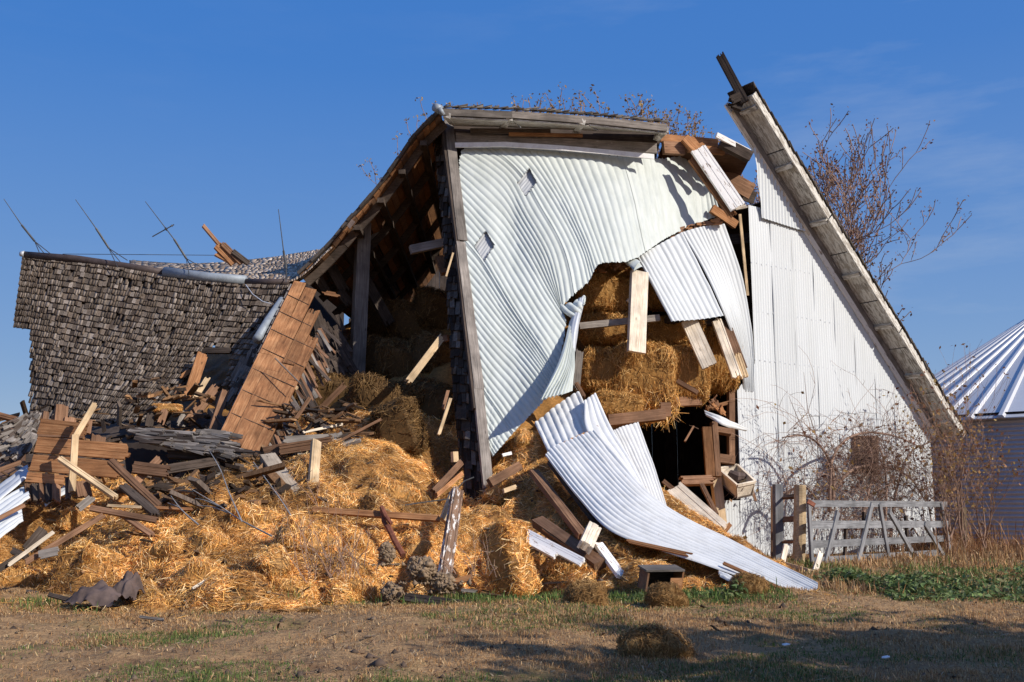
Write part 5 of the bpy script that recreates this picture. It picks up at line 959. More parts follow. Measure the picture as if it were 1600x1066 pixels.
for k, (x, y, w, h, lb) in enumerate(clod):
    r = np.random.default_rng(60+k); nu, nv = 110, 80; TH, PH = np.meshgrid(np.linspace(0, 2*math.pi, nu, endpoint=False), np.linspace(-1.5, 1.5, nv), indexing='ij'); p0 = P(x, y+6, 14.0 if k != 3 else 14.8); s = mpp(p0)
    V = np.stack([np.cos(PH)*np.cos(TH), np.cos(PH)*np.sin(TH), np.sin(PH)], -1); V = V*(1+.28*fbm(V[..., 0]*1.6+k*9, V[..., 1]*1.6+V[..., 2]*1.6, 4))[..., None]*np.array([w*s*.62, w*s*.55, h*s*.46]); idx = np.arange(nu*nv).reshape(nu, nv)
    q_ = np.stack([idx[:, :-1], np.roll(idx, -1, 0)[:, :-1], np.roll(idx, -1, 0)[:, 1:], idx[:, 1:]], -1).reshape(-1, 4); Vf = V.reshape(-1, 3)
    nc = 2600; cc = Vf[r.integers(0, len(Vf), nc)]; cc = cc*r.uniform(.93, 1.06, (nc, 1)); nc2 = 90; cc = np.concatenate([cc, np.stack([r.normal(0, w*s, nc2), r.normal(-.1, w*s*.6, nc2), np.full(nc2, -h*s*.5)], 1)]); nc += nc2
    sc_ = r.gamma(1.6, .0065, (nc, 1, 1)); oc = np.array([(1, 0, 0), (0, 1, 0), (-1, 0, 0), (0, -1, 0), (0, 0, 1), (0, 0, -1)])[None]*(1+r.normal(0, .3, (nc, 6, 1)))
    t8 = np.array([(0, 1, 4), (1, 2, 4), (2, 3, 4), (3, 0, 4), (1, 0, 5), (2, 1, 5), (3, 2, 5), (0, 3, 5)]); T8 = (t8[None]+np.arange(nc)[:, None, None]*6).reshape(-1, 3) + len(Vf)
    o = link('clay_clod', npmesh('clay_clod', np.concatenate([Vf, (cc[:, None]+oc*sc_).reshape(-1, 3)]), quads=q_, tris=T8), M['clay']); o.location = tuple(p0); tag(o, lb, 'clay clod', 'clay clods at the front of the straw')
# rusty iron hook and bar
ir = tag(empty('iron_bar', tuple(P(615, 835, 15.4))), 'rusty iron bar with a hooked head stuck in the straw', 'iron bar')
mb = MB(); mb.tube([P(596, 792, 15.9), P(602, 806, 15.8), P(611, 818, 15.7), P(608, 828, 15.7), P(600, 815, 15.8), P(597, 796, 15.9)], .035, 6); mb.build('hook', M['iron'], ir)
mb = MB(); mb.tube([P(606, 822, 15.7), P(617, 845, 15.5), P(630, 868, 15.3)], .045, 6); mb.build('shaft', M['iron'], ir)
# a couple of cables and white scraps
mb = MB(); mb.tube([P(x, y, Y) for x, y, Y in ((740, 746, 19.0), (725, 752, 18.6), (700, 780, 17.8), (655, 786, 17.3), (610, 793, 16.8))], .012, 5); tag(mb.build('cable', M['rod']), 'grey cable running from the corner post over the straw', 'cable')
for (x, y, lb) in ((318, 938, 'white scrap at the front edge of the straw'), (1228, 1010, 'small white scrap on the grass at lower right'), (1385, 1030, 'thin white stick lying on the grass')): 
    p = G(x, y); tag(board('scrap', p+np.array([-.035, 0, .01]), p+np.array([.04, .02, .02]), .03, .008, 'white', None, (0, -.4, 1), .02, .02), lb, 'scrap')
tag(board('knob', P(981, 470, 23.2), P(983, 470, 23.1), .07, .07, 'cream', None), 'little white insulator beside the cream hanging board', 'insulator')

# ---- litter of splinters and shingle scraps over the heap
def litter(name, n, pts, lens, ws, pal, lab, seed):
    g = np.random.default_rng(seed); V, F, K = [], [], []
    for k in range(n):
        p = pts(g); L = g.gamma(3, lens/3); w = g.uniform(*ws); t = w*.25; an = g.uniform(0, 6.28); x = unit([math.cos(an), math.sin(an)*.8, g.normal(0, .35)]); y = unit(np.cross(x, [g.normal(0, .5), g.normal(0, .5), 1])); z = np.cross(x, y)
        c = [p+x*(a*L/2*(1 if b > 0 else g.uniform(.6, 1)))+y*b*w/2+z*d_*t for d_ in (-1, 1) for a, b in ((-1, -1), (1, -1), (1, 1), (-1, 1))]; b0_ = len(V); V += c; F += [tuple(i+b0_ for i in f) for f in BOXF]; K += [np.array(pal[g.integers(len(pal))])*g.uniform(.6, 1.3)]*8
    tag(link(name, npmesh(name, V, F, K), M['shingle']), lab, 'litter', kind='stuff')
def on_slope(g): px, py = g.uniform(150, 440), g.uniform(690, 800); p = on_heap(px, py); return p + np.array([0, g.uniform(-.1, .25), g.uniform(0, .12)])
def on_any(g): px, py = g.uniform(0, 1000), g.uniform(720, 935); p = on_heap(px, py); return p + np.array([0, 0, .03])
def on_left(g): px, py = g.uniform(-10, 200), g.uniform(640, 800); return P(px, py, 17.5 + (800-py)*.02 + g.uniform(-.3, .6))
WOODS = [(.10, .065, .042), (.17, .10, .055), (.05, .035, .026), (.30, .165, .08), (.13, .10, .08), (.06, .042, .032), (.22, .12, .06)]
litter('broken_wood', 180, on_slope, .58, (.04, .15), WOODS, 'tangle of small broken boards and shingles in the shade left of the middle', 201)
litter('broken_wood', 260, on_any, .22, (.015, .06), WOODS + [(.5, .36, .2)], 'splinters and shingle scraps strewn over the straw', 202)
litter('broken_wood', 160, on_left, .4, (.04, .12), WOODS, 'small broken wood heaped behind the plank wall at the far left', 203)
litter('broken_wood', 70, lambda g: P(g.uniform(200, 330), g.uniform(590, 690), 20.6+g.uniform(-.5, .8)), .4, (.03, .12), WOODS, 'broken wood lodged in the gap of the fallen roof', 204)
litter('broken_wood', 90, lambda g: P(g.uniform(425, 560), g.uniform(630, 705), 20.0+g.uniform(-.8, .8)), .45, (.03, .10), WOODS, 'broken wood lying in the shade at the foot of the dark opening', 205)
litter('broken_wood', 60, lambda g: G(g.uniform(200, 1250), g.uniform(925, 1000))+np.array([0, 0, .02]), .12, (.01, .035), WOODS, 'small splinters scattered on the yard', 206)
# ================================================================== GRAIN BIN
bc = P(1665, 640, 38.0); BX, BY = bc[0], 38.0; BR, BE = 7.75, 4.0; BAP = P(1665, 470, 38.0)[2]
bin_ = tag(empty('grain_bin', (BX, BY, 0)), 'round corrugated steel grain bin with ribbed cone roof at the right edge', 'grain bin')
na = 140; zs = np.arange(0, BE, .02); an = np.linspace(0, 2*math.pi, na, endpoint=False); rr = BR + .026*np.sin(2*math.pi*zs/.14)
V = np.stack([BX + rr[None]*np.cos(an)[:, None], BY + rr[None]*np.sin(an)[:, None], np.repeat(zs[None], na, 0)], -1); idx = np.arange(na*len(zs)).reshape(na, -1)
q_ = np.stack([idx[:, :-1], np.roll(idx, -1, 0)[:, :-1], np.roll(idx, -1, 0)[:, 1:], idx[:, 1:]], -1).reshape(-1, 4); link('wall', npmesh('wall', V, quads=q_, smooth=True), M['bin'], bin_)
NP = 52; OVR = .22; RE = BR+OVR; ZE = BE - OVR*(BAP-BE)/BR + .06; RT = .9; ZT = BAP - RT*(BAP-ZE)/RE
def cone(a, r, dz=0.): return np.array([BX+r*math.cos(a), BY+r*math.sin(a), ZE + (RE-r)*(BAP-ZE)/RE + dz])
for k in range(NP):
    a0, a1 = 2*math.pi*(k+.02)/NP, 2*math.pi*(k+.98)/NP; mb = MB(); am = (a0+a1)/2
    mb.hexa([cone(a0, RE, -.03), cone(a1, RE, -.03), cone(a1, RT, -.03), cone(a0, RT, -.03), cone(a0, RE), cone(a1, RE), cone(a1, RT), cone(a0, RT)]); mb.build('roof_panel', M['binroof'], bin_)
    ac = 2*math.pi*k/NP; mb = MB(); w0 = .10/RE; w1 = .06/RT; h = .09
    mb.hexa([cone(ac-w0*1.3, RE+.02, .002), cone(ac+w0*1.3, RE+.02, .002), cone(ac+w1, RT, .002), cone(ac-w1, RT, .002), cone(ac-w0*.6, RE+.02, h), cone(ac+w0*.6, RE+.02, h), cone(ac+w1*.5, RT, h*.7), cone(ac-w1*.5, RT, h*.7)]); mb.build('roof_rib', M['binroof'], bin_)
mb = MB(); mb.tube([(BX, BY, ZT-.05), (BX, BY, ZT+.35), (BX, BY, BAP+.1)], [RT+.05, RT, .1], 20); mb.build('cap', M['binroof'], bin_)
mb = MB(); mb.tube([(BX, BY, BE-.02), (BX, BY, BE+.10)], [BR+.05, BR+.05], 80, cap=False); mb.build('eave_gap_band', M['void'], bin_)  # near-black band stands in for the shaded gap under the eave

# ================================================================== GATE AND POSTS
def gY(px): t = (px-1262)/(1478-1262); return 1/((1-t)/20.6 + t/26.4)
def gb(name, x0, y0, x1, y1, w, par, mt='gate', d=0., t=4): return bpx(name, x0, y0, gY(x0)-d, x1, y1, gY(x1)-d, w, t, mt, parent=par, face=(.7, -.7, 0))
gate = tag(empty('gate', tuple(P(1268, 890, 20.6))), 'old silvery grey board gate with slanting braces before the white wall', 'gate')
for (x0, y0, x1, y1, w) in ((1264, 787, 1478, 788, 9), (1264, 820, 1480, 819, 11), (1266, 851, 1482, 841, 10), (1270, 877, 1476, 863, 10), (1288, 893, 1400, 880, 7)): gb('rail', x0, y0, x1, y1, w, gate)
for (x0, y0, x1, y1, w) in ((1263, 779, 1269, 888, 8), (1309, 800, 1286, 894, 9), (1362, 788, 1336, 895, 9), (1374, 787, 1391, 886, 8), (1389, 799, 1425, 863, 8), (1444, 818, 1474, 868, 7), (1470, 785, 1484, 862, 7)): gb('brace', x0, y0, x1, y1, w, gate, d=.09)
for k in ((1350, 800, 1350, 850), (1415, 806, 1418, 850), (1322, 820, 1320, 870)): gb('upright', *k, 6, gate, 'dark', d=-.1)
bpx('hinge', 1262, 783, 20.4, 1273, 790, 20.4, 7, 3, M['iron'], parent=gate)
mb = MB(); p0, p1 = P(1248, 893, 20.9), P(1250, 758, 20.9); p0[2] = 0; mb.tube([p0, (p0+p1)/2+np.array([.01, 0, 0]), p1], [.128, .125, .118], 12); o = mb.build('gate_post', M['post'], origin=p0); tag(o, 'round yellowish wooden gate post at the near end of the gate', 'post')
p0 = P(1216, 885, 21.6); p0[2] = 0; o = board('gate_post', p0, P(1215, 757, 21.6), .17, .17, 'gate'); tag(o, 'square grey gate post left of the round one', 'post')
p0 = P(1208, 882, 21.9); p0[2] = 0; o = board('board', p0, P(1208, 761, 21.9), .09, .05, 'brown'); tag(o, 'thin brown board standing behind the square grey post', 'board')
lk = tag(empty('fence_panel', tuple(P(1230, 850, 21.4))), 'short dark fence rails joining the square post to the round one', 'fence')
for y in (777, 812, 847): bpx('rail', 1218, y, 21.7, 1244, y-1, 21.1, 8, 4, 'brown', parent=lk)
p0 = P(1506, 850, 27.2); p0[2] = 0; tag(board('gate_post', p0, P(1505, 793, 27.2), .12, .12, 'post'), 'short orange brown post beyond the far end of the gate', 'post')

# ================================================================== TREES
def grow(mbT, mbC, p, d, L, r, lv, top, g, tips, spread=.62, up=.10, thin=.0035):
    n = 4; pts = [p]; rad = [r]
    for i in range(n):
        d = unit(d + g.normal(0, .13, 3) + np.array([0, 0, up])); p = p + d*L/n; pts.append(p); rad.append(max(thin, r*(1-.42*(i+1)/n)))
    (mbT if lv <= 1 else mbC).tube(pts, rad, 7 if lv < 2 else (5 if lv < 3 else 3), cap=False)
    if lv >= top: tips.append((p, d)); tips.append((pts[2], d)); return
    nc = 3 if lv < 3 else 2
    a0 = g.uniform(0, 6.28); e1 = unit(np.cross(d, [.3, .5, .81])); e2 = np.cross(d, e1)
    for k in range(nc):
        a = a0 + 6.283*k/nc + g.uniform(-.5, .5); s = spread*g.uniform(.6, 1.15); nd = unit(d*math.cos(s) + (e1*math.cos(a)+e2*math.sin(a))*math.sin(s))
        grow(mbT, mbC, p, nd, L*g.uniform(.68, .86), rad[-1]*(.82 if k == 0 else .66), lv+1, top, g, tips, spread, up, thin)
    if lv >= 1:
        for j in (1, 2, 3):
            if g.random() < .62:
                a = g.uniform(0, 6.28); s = spread*1.3; nd = unit(d*math.cos(s) + (e1*math.cos(a)+e2*math.sin(a))*math.sin(s)); grow(mbT, mbC, pts[j], nd, L*g.uniform(.4, .62), rad[j]*.5, max(lv+2, 3), top, g, tips, spread, up, thin)
def tree(base, L, r, seed, top, lab, leafpal, per=5, size=.12, spread=.6, up=.1, lean=(0, 0, 1), group=None, thin=.008, off=.09):
    g = np.random.default_rng(seed); o = tag(empty('tree', base), lab, 'tree', group); mt, mc, tips = MB(), MB(), []
    grow(mt, mc, np.array(base, float), unit(lean), L, r, 0, top, g, tips, spread, up, thin); mt.build('trunk', M['bark'], o, True); mc.build('crown', M['twig'], o, True)
    tp = np.array([t[0] for t in tips]); n = len(tp)*per; c = np.repeat(tp, per, 0) + g.normal(0, off, (n, 3)); a = g.normal(0, 1, (n, 3)); a /= np.linalg.norm(a, axis=1, keepdims=True); b = np.cross(a, g.normal(0, 1, (n, 3))); b /= np.linalg.norm(b, axis=1, keepdims=True)
    s = size*g.uniform(.5, 1.2, (n, 1)); nn_ = np.cross(a, b)*s*.18; V = np.stack([c-a*s*.6, c-b*s*.32+nn_, c+a*s*.6, c+b*s*.32+nn_], 1).reshape(-1, 3); i4 = np.arange(n)[:, None]*4
    t3 = np.concatenate([i4+np.array([[0, 1, 2]]), i4+np.array([[0, 2, 3]])]); lp_ = np.array(leafpal)[g.integers(0, len(leafpal), n)]*g.uniform(.6, 1.3, (n, 1))
    l_ = link('leaves', npmesh('leaves', V, tris=t3, col=np.repeat(lp_, 4, 0)), M['leaf'], o); l_['kind'] = 'stuff'; return o
RB = [(.24, .12, .075), (.19, .085, .055), (.30, .17, .09)]; GB = [(.34, .21, .075), (.26, .14, .05), (.42, .29, .11)]
tree((12.2, 42, 0), 4.4, .28, 4, 6, 'nearly bare tree with reddish twigs rising behind the right roof edge', RB, 3, .12, .52, .12, (.10, 0, 1), thin=.017)
tree((2.6, 47, 0), 5.72, .36, 9, 6, 'tree with sparse golden leaves showing above the top of the barn', GB, 8, .14, .45, .12, thin=.017, off=.11)
# trees behind the viewer, whose shade falls across the yard
for k, (x, y, L, s) in enumerate([(9.4, 1.4, 2.3, 21), (13.6, 3.0, 2.1, 22), (17.4, 4.4, 2.0, 24)]):
    tree((x, y, 0), L, .15, s, 4, ['half bare shade tree beside the yard, the one nearest the hay tuft', 'half bare shade tree beside the yard, the middle one of three', 'half bare shade tree beside the yard, the one nearest the grain bin'][k], GB, 7, .34, .66, .04, group='shade trees beside the yard', off=.24)

# ================================================================== VINES, SAPLING, WEEDS
def vpt(px, py, d): return PW(px, py, d)
def tangle(name, lab, cat, main, ntw, box, dep, mat, par_leaf=None, seed=1, rad=(.005, .010), seglen=.55):
    g = np.random.default_rng(seed); o = tag(empty(name, tuple(vpt(*main[0][0]))), lab, cat); mb = MB()
    for m in main:
        pts = resample([vpt(*p) for p in m], 14); mb.tube(pts, np.linspace(.045, .016, 14), 6)
    mb.build('stem', M['twig'], o, True); mb = MB(); lf = []
    for k in range(ntw):
        m = main[g.integers(len(main))]; pts = resample([vpt(*p) for p in m], 14); p = pts[g.integers(2, 14)] + g.normal(0, .12, 3); d = unit(g.normal(0, 1, 3)*np.array([1, .35, 1]) + np.array([0, 0, .35])); q = [p]; L = g.gamma(4, seglen/4)
        for i in range(7):
            d = unit(d + g.normal(0, .25, 3)*np.array([1, .4, 1]) + np.array([0, 0, -.16])); p = p + d*L/3.2; q.append(p)
            if g.random() < .35:
                d2 = unit(d + g.normal(0, .8, 3)*np.array([1, .4, 1])); r2 = p + d2*g.uniform(.12, .5); mb.tube([p, (p+r2)/2+g.normal(0, .03, 3), r2], [.005, .004, .003], 3, cap=False); lf.append(r2)
        q = [np.array([a[0], min(a[1], YWx(a[0])-.05), max(a[2], .05)]) for a in q]; mb.tube(q, np.linspace(g.uniform(*rad), .0035, len(q)), 3, cap=False)
    mb.build('twigs', M['twig'], o)
    lf = np.array(lf); n = int(len(lf)*.35); c = lf[g.integers(0, len(lf), n)]; a = g.normal(0, 1, (n, 3)); a /= np.linalg.norm(a, axis=1, keepdims=True); b = np.cross(a, g.normal(0, 1, (n, 3))); b /= np.linalg.norm(b, axis=1, keepdims=True); s = g.uniform(.05, .13, (n, 1))
    V = np.stack([c-a*s*.6, c-b*s*.4, c+a*s*.6, c+b*s*.4], 1).reshape(-1, 3); l_ = link('leaves', npmesh('leaves', V, quads=np.arange(n*4).reshape(-1, 4), col=np.repeat(pick(np.array(GB+RB), n), 4, 0)), M['leaf'], o); l_['kind'] = 'stuff'
tangle('climbing_vine', 'leafless brown vine arching in a tangle over the gate before the white wall', 'vine',
       [[(1296, 800, 1.3), (1300, 720, 1.2), (1318, 690, 1.1), (1352, 676, 1.0), (1400, 682, 1.0), (1440, 700, 1.0)], [(1302, 790, 1.2), (1300, 730, 1.1), (1275, 690, 1.0), (1250, 680, .9), (1222, 684, .8)], [(1380, 850, 1.3), (1385, 760, 1.1), (1375, 700, 1.0), (1355, 680, .9)],
        [(1390, 850, 1.2), (1400, 770, 1.0), (1420, 710, 1.0), (1455, 690, 1.0)], [(1300, 770, 1.0), (1330, 735, 1.0), (1370, 728, 1.0), (1420, 745, .9), (1450, 790, .9)], [(1345, 860, 1.3), (1350, 800, 1.2), (1362, 740, 1.0), (1352, 700, .9)], [(1215, 800, .8), (1232, 770, .9), (1255, 760, 1.0), (1285, 790, 1.1)]], 560, None, None, M['twig'], seed=3)
g_ = np.random.default_rng(8); mb = MB()
nest = vpt(1352, 708, .95)
for k in range(520):
    p = nest + g_.normal(0, 1, 3)*np.array([.20, .12, .32]); d = unit(g_.normal(0, 1, 3)*np.array([.5, .4, 1.]) + np.array([0, 0, -.6])); L = g_.uniform(.15, .5); mb.tube([p, p+d*L*.5+g_.normal(0, .03, 3), p+d*L], [.006, .005, .003], 3, cap=False)
tag(mb.build('vine_clump', M['twig'], origin=nest), 'dense hanging clump of dead stems in the middle of the vine', 'vine clump')
for k, (a, b, c, lb) in enumerate((((1278, 690), (1262, 640), (1256, 582), 'tall thin switch rising above the vine against the white wall'), ((1262, 690), (1245, 650), (1232, 618), 'short thin switch left of the tallest one'), ((1299, 660), (1310, 650), (1317, 641), 'broken thin switch above the arch of the vine'))):
    mb = MB(); mb.tube([vpt(*a, .7), vpt(*b, .5), vpt(*c, .45)], [.014, .010, .005], 4); tag(mb.build('switch', M['twig']), lb, 'twig')
def sapling(base, h, seed, lab, n=4, mat='twig', leaf=.4, cat='sapling', name='sapling', r=.035, sp=.30):
    g = np.random.default_rng(seed); o = tag(empty(name, tuple(base)), lab, cat); mt, mc, tips = MB(), MB(), []
    for k in range(n):
        d = unit(np.array([g.normal(0, sp), g.normal(0, sp*.8), 1])); grow(mt, mc, np.array(base)+np.array([g.normal(0, .12), g.normal(0, .1), 0]), d, h*.42*g.uniform(.7, 1.1), r*g.uniform(.5, 1), 1, 4, g, tips, .45, .12, .003)
    mt.build('stem', M['twig'], o, True); mc.build('twigs', M['twig'], o)
    tp = np.array([t[0] for t in tips]); m = int(len(tp)*leaf*2); c = tp[g.integers(0, len(tp), m)]+g.normal(0, .04, (m, 3)); a = g.normal(0, 1, (m, 3)); a /= np.linalg.norm(a, axis=1, keepdims=True); b = np.cross(a, g.normal(0, 1, (m, 3))); b /= np.linalg.norm(b, axis=1, keepdims=True); s = g.uniform(.05, .12, (m, 1))
    V = np.stack([c-a*s*.6, c-b*s*.35, c+a*s*.6, c+b*s*.35], 1).reshape(-1, 3); l_ = link('leaves', npmesh('leaves', V, quads=np.arange(m*4).reshape(-1, 4), col=np.repeat(pick(np.array(GB+RB), m), 4, 0)), M['leaf'], o); l_['kind'] = 'stuff'
for (px, Y, h, s, lb, n) in ((1503, 27.0, 4.3, 31, 'bare sapling with pale upright stem before the grain bin', 4), (1478, 26.6, 3.4, 32, 'twiggy reddish bush beside the right corner of the white wall', 6), (1535, 28.0, 2.6, 33, 'low twiggy bush before the dark bin wall', 6), (1462, 26.2, 2.6, 34, 'thin twiggy shoots behind the far end of the gate', 5)):
    p = P(px, 850, Y); p[2] = 0; sapling(p, h, s, lb, n)
wd = empty('window', tuple(PW(1353, 735)), gw)                 # the small window behind the vine
def wq(x, y, d): return PW(x, y, d)
mb = MB(); mb.hexa([wq(1337, 735, .03), wq(1369, 733, .03), wq(1369, 733, .06), wq(1337, 735, .06), wq(1336, 684, .03), wq(1368, 684, .03), wq(1368, 684, .06), wq(1336, 684, .06)]); mb.build('pane', M['void'], wd)
for (x0, y0, x1, y1) in ((1335, 736, 1335, 682), (1370, 735, 1370, 682), (1334, 683, 1371, 683), (1334, 735, 1371, 734), (1353, 734, 1352, 684), (1336, 709, 1369, 708)):
    board('frame_bar', wq(x0, y0, .08), wq(x1, y1, .08), .07, .05, 'brown', wd, face=nW)
# dead weeds in the straw, pale bare branches
def weed(px, py, Y, h, n, lab, seed, name='dead_weed', cat='dead weed'):
    g = np.random.default_rng(seed); b = P(px, py, Y); o = tag(empty(name, tuple(b)), lab, cat); mb = MB()
    for k in range(n):
        p = b + g.normal(0, .10, 3)*np.array([2.2, 1, .3]); d = unit(np.array([g.normal(0, .35), g.normal(-.1, .3), 1])); q = [p]; L = h*g.uniform(.4, 1.1)
        for i in range(5):
            d = unit(d+g.normal(0, .16, 3)); p = p+d*L/5; q.append(p)
            if g.random() < .8: r2 = p+unit(d+g.normal(0, .8, 3))*L*g.uniform(.1, .3); mb.tube([p, r2], [.004, .0025], 3, cap=False)
        mb.tube(q, np.linspace(.007, .003, 6), 3, cap=False)
    mb.build('stems', M['twig'], o)
weed(515, 905, 14.3, 1.0, 26, 'bush of dead brown weed stems at the front of the straw', 5); weed(560, 890, 14.6, .6, 12, 'smaller dead weed beside the clay clods', 6); weed(742, 898, 14.3, .55, 8, 'pale seed headed weed left of the large bale', 7); weed(495, 800, 16.3, .8, 6, 'thin dead stalks left of the long orange board', 8)
for (pp, lb) in (([(425, 838, 15.0), (375, 812, 15.4), (345, 792, 15.7), (295, 762, 16.0)], 'longest pale bare twig above the straw'), ([(345, 792, 15.7), (320, 782, 15.8), (305, 779, 15.9)], 'short pale twig branching to the left'), ([(356, 801, 15.6), (330, 792, 15.8), (308, 790, 15.9)], 'lower pale twig branching to the left'),
                 ([(378, 815, 15.3), (358, 770, 15.8), (345, 735, 16.2), (326, 702, 17.0)], 'thin grey wire like twig hanging from the flattened shingle fan'), ([(310, 820, 15.2), (285, 798, 15.4), (267, 775, 15.6)], 'pale forked twig on the left of the straw'), ([(285, 798, 15.4), (278, 792, 15.5), (262, 786, 15.6)], 'side shoot of the forked twig'), ([(468, 830, 15.4), (445, 790, 16.0), (396, 722, 17.2)], 'thin grey twig slanting past the leaning V of timbers')):
    mb = MB(); mb.tube(resample(wp(pp), 10), np.linspace(.013, .006, 10), 4); tag(mb.build('bare_twig', M['gate']), lb, 'twig')

# ================================================================== GRASS
def blades(name, n, xr, yr, dens, hl, wl_, pal, lab, seed, lean=.5, cat='grass', zf=None, tall=None, mat='blade'):
    g = np.random.default_rng(seed); m = int(n*3); y = yr[0] + (yr[1]-yr[0])*g.random(m)**1.5; x = g.uniform(-.56, .56, m)*y if xr is None else g.uniform(*xr, m); keep = g.random(m) < dens(x, y); x, y = x[keep][:n], y[keep][:n]; k = len(x)
    z = ground_z(x, y); hz = zint(x.clip(-9.5, 5), y.clip(13, 28)); inh = (x > -9.5) & (x < 5) & (y > 13.1); z = np.where(inh & (hz > z), hz, z); drop = inh & (hz > .18); 
    h = g.uniform(*hl, k)*(1+.5*fbm(x*1.5, y*1.5, 2)).clip(.3, 1.6); w = g.uniform(*wl_, k)*(y/11).clip(.8, 2.2); az = g.uniform(0, 6.283, k); ln = np.abs(g.normal(0, lean, k)).clip(0, 2.2)
    d = np.stack([np.cos(az)*np.sin(ln), np.sin(az)*np.sin(ln), np.cos(ln).clip(.12, 1)], 1); s = np.stack([-np.sin(az), np.cos(az), np.zeros(k)], 1) + g.normal(0, .3, (k, 3)); s /= np.linalg.norm(s, axis=1, keepdims=True)
    b = np.stack([x, y, z-.005], 1); md = b + d*(h*.55)[:, None]; tp = md + (d*[1, 1, .35] + g.normal(0, .15, (k, 3)))*(h*.5)[:, None]; hw = (w/2)[:, None]
    V = np.stack([b-s*hw, b+s*hw, md+s*hw*.8, md-s*hw*.8, tp], 1); V = V[~drop]; k = len(V); V = V.reshape(-1, 3); i5 = np.arange(k)[:, None]*5
    col = pick(np.array(pal), k, .22)
    tag(link(name, npmesh(name, V, quads=i5+np.array([[0, 1, 2, 3]]), tris=i5+np.array([[3, 2, 4]]), col=np.repeat(col, 5, 0)), M[mat]), lab, cat, kind='stuff')
TAN = [(.48, .30, .14), (.39, .22, .095), (.58, .40, .21), (.28, .155, .075), (.44, .24, .10)]; GRN = [(.095, .155, .035), (.12, .18, .045), (.17, .20, .06), (.075, .12, .03)]
def d_dry(x, y): bare = ((x < -.8+.25*(y-9)) & (y < 12.4))*.55; return (.55 + .75*fbm(x*.8+7, y*.8, 3) + .25*(y > 12) - bare).clip(.05, 1)
def d_grn(x, y): return ((fbm(x*.55+20, y*.55, 3)-.18)*1.7 + .55*(x > .6) + .25*(y > 11.5)*(x > -1) - .45*(x < -1)*(y < 13)).clip(.008, .9)
blades('dry_grass', 230000, None, (7.3, 21), d_dry, (.02, .075), (.004, .009), TAN, 'short dry tan grass covering the yard', 101, 1.0)
blades('green_grass', 85000, None, (7.3, 20), d_grn, (.02, .07), (.004, .009), GRN, 'patches of short green grass in the yard', 102, .7)
def near_heap(x, y): return np.exp(-((y-14.0)/.55)**2)*((x > -1.1) & (x < 3.7)) + .35*np.exp(-((y-13.6)/.5)**2)*(x < -1.1)*(fbm(x*1.2, y, 2) > 0)
blades('green_grass', 12000, (-8, 5), (12.5, 15.4), near_heap, (.06, .20), (.006, .012), GRN, 'longer green grass along the foot of the straw', 103, .6)
def d_weed(x, y): return (np.exp(-((y-21.5-(x-9)*.55)/2.0)**2)*(x > 6.0)*np.clip(.22+(x-7)*.14, .15, 1)*(.45+1.3*fbm(x*1.3, y*1.3, 3))).clip(0, 1)
blades('tall_dry_weeds', 15000, (5.8, 20), (16.5, 31), d_weed, (.10, .55), (.006, .013), [(.36, .22, .10), (.28, .155, .07), (.45, .31, .16), (.22, .12, .06)], 'tall dry brown weeds along the gate and the bin', 104, .75, 'weeds')
def d_weed2(x, y): return (np.exp(-((y-18.3)/2.2)**2)*(x > 5.4)*(.45+.9*fbm(x*.9+3, y*.9, 2))).clip(0, 1)
blades('tall_dry_weeds', 7000, (9.5, 19), (22, 31), lambda x, y: (np.exp(-((y-27.5)/2.2)**2)*(.3+1.3*fbm(x*1.1+9, y*1.1, 3))).clip(0, 1), (.3, 1.0), (.007, .014), [(.30, .16, .08), (.24, .12, .06), (.38, .23, .12)], 'tall reddish brown weeds at the corner between the barn and the bin', 107, .5, 'weeds')
blades('green_grass', 14000, (5, 16), (14.5, 24), d_weed2, (.08, .28), (.008, .014), GRN+[(.20, .19, .07)], 'rough green grass in front of the gate', 105, .6)
blades('dry_grass', 15000, (4.4, 16), (14.0, 25), lambda x, y: (.25+.9*fbm(x*.9+13, y*.9, 2)).clip(.05, 1), (.08, .30), (.007, .013), TAN, 'longer dry grass in front of the gate', 106, .8)
# leafy green ground cover
g_ = np.random.default_rng(77); n = 150000; x = g_.uniform(-1.5, 12, n); y = g_.uniform(13.2, 19.5, n)
r1 = np.exp(-((y-15.1-(x-6)*.02)/1.5)**4)*(x > 4.75)*(x < 11.5)*((y > 15.5) | (x > 5.0))*(.95+.9*fbm(x*.8, y*.8, 3)).clip(.1, 1.3)*np.where(y < 14.6, .8, 1.0); r2 = np.exp(-((y-14.0)/.35)**2)*(x > 1.0)*(x <= 3.1)*.34; k = g_.random(n) < np.maximum(r1*.75, r2); x, y = x[k], y[k]; n = len(x)
z = ground_z(x, y) + g_.uniform(.02, .22, n)*(.6+.8*fbm(x*1.6, y*1.6, 2)).clip(.2, 1.5); az = g_.uniform(0, 6.283, n); tl = g_.normal(0, .55, n)
a = np.stack([np.cos(az)*np.cos(tl), np.sin(az)*np.cos(tl), np.sin(tl)], 1); b = np.cross(a, np.array([[0, 0, 1.]])+g_.normal(0, .35, (n, 3))); b /= np.linalg.norm(b, axis=1, keepdims=True); nr = np.cross(b, a); s = g_.uniform(.022, .058, (n, 1)); c = np.stack([x, y, z], 1)
V = np.stack([c-a*s, c-b*s*.55+nr*s*.2, c+a*s*.2+b*s*.0, c+a*s, c+b*s*.55+nr*s*.2], 1).reshape(-1, 3); i5 = np.arange(n)[:, None]*5
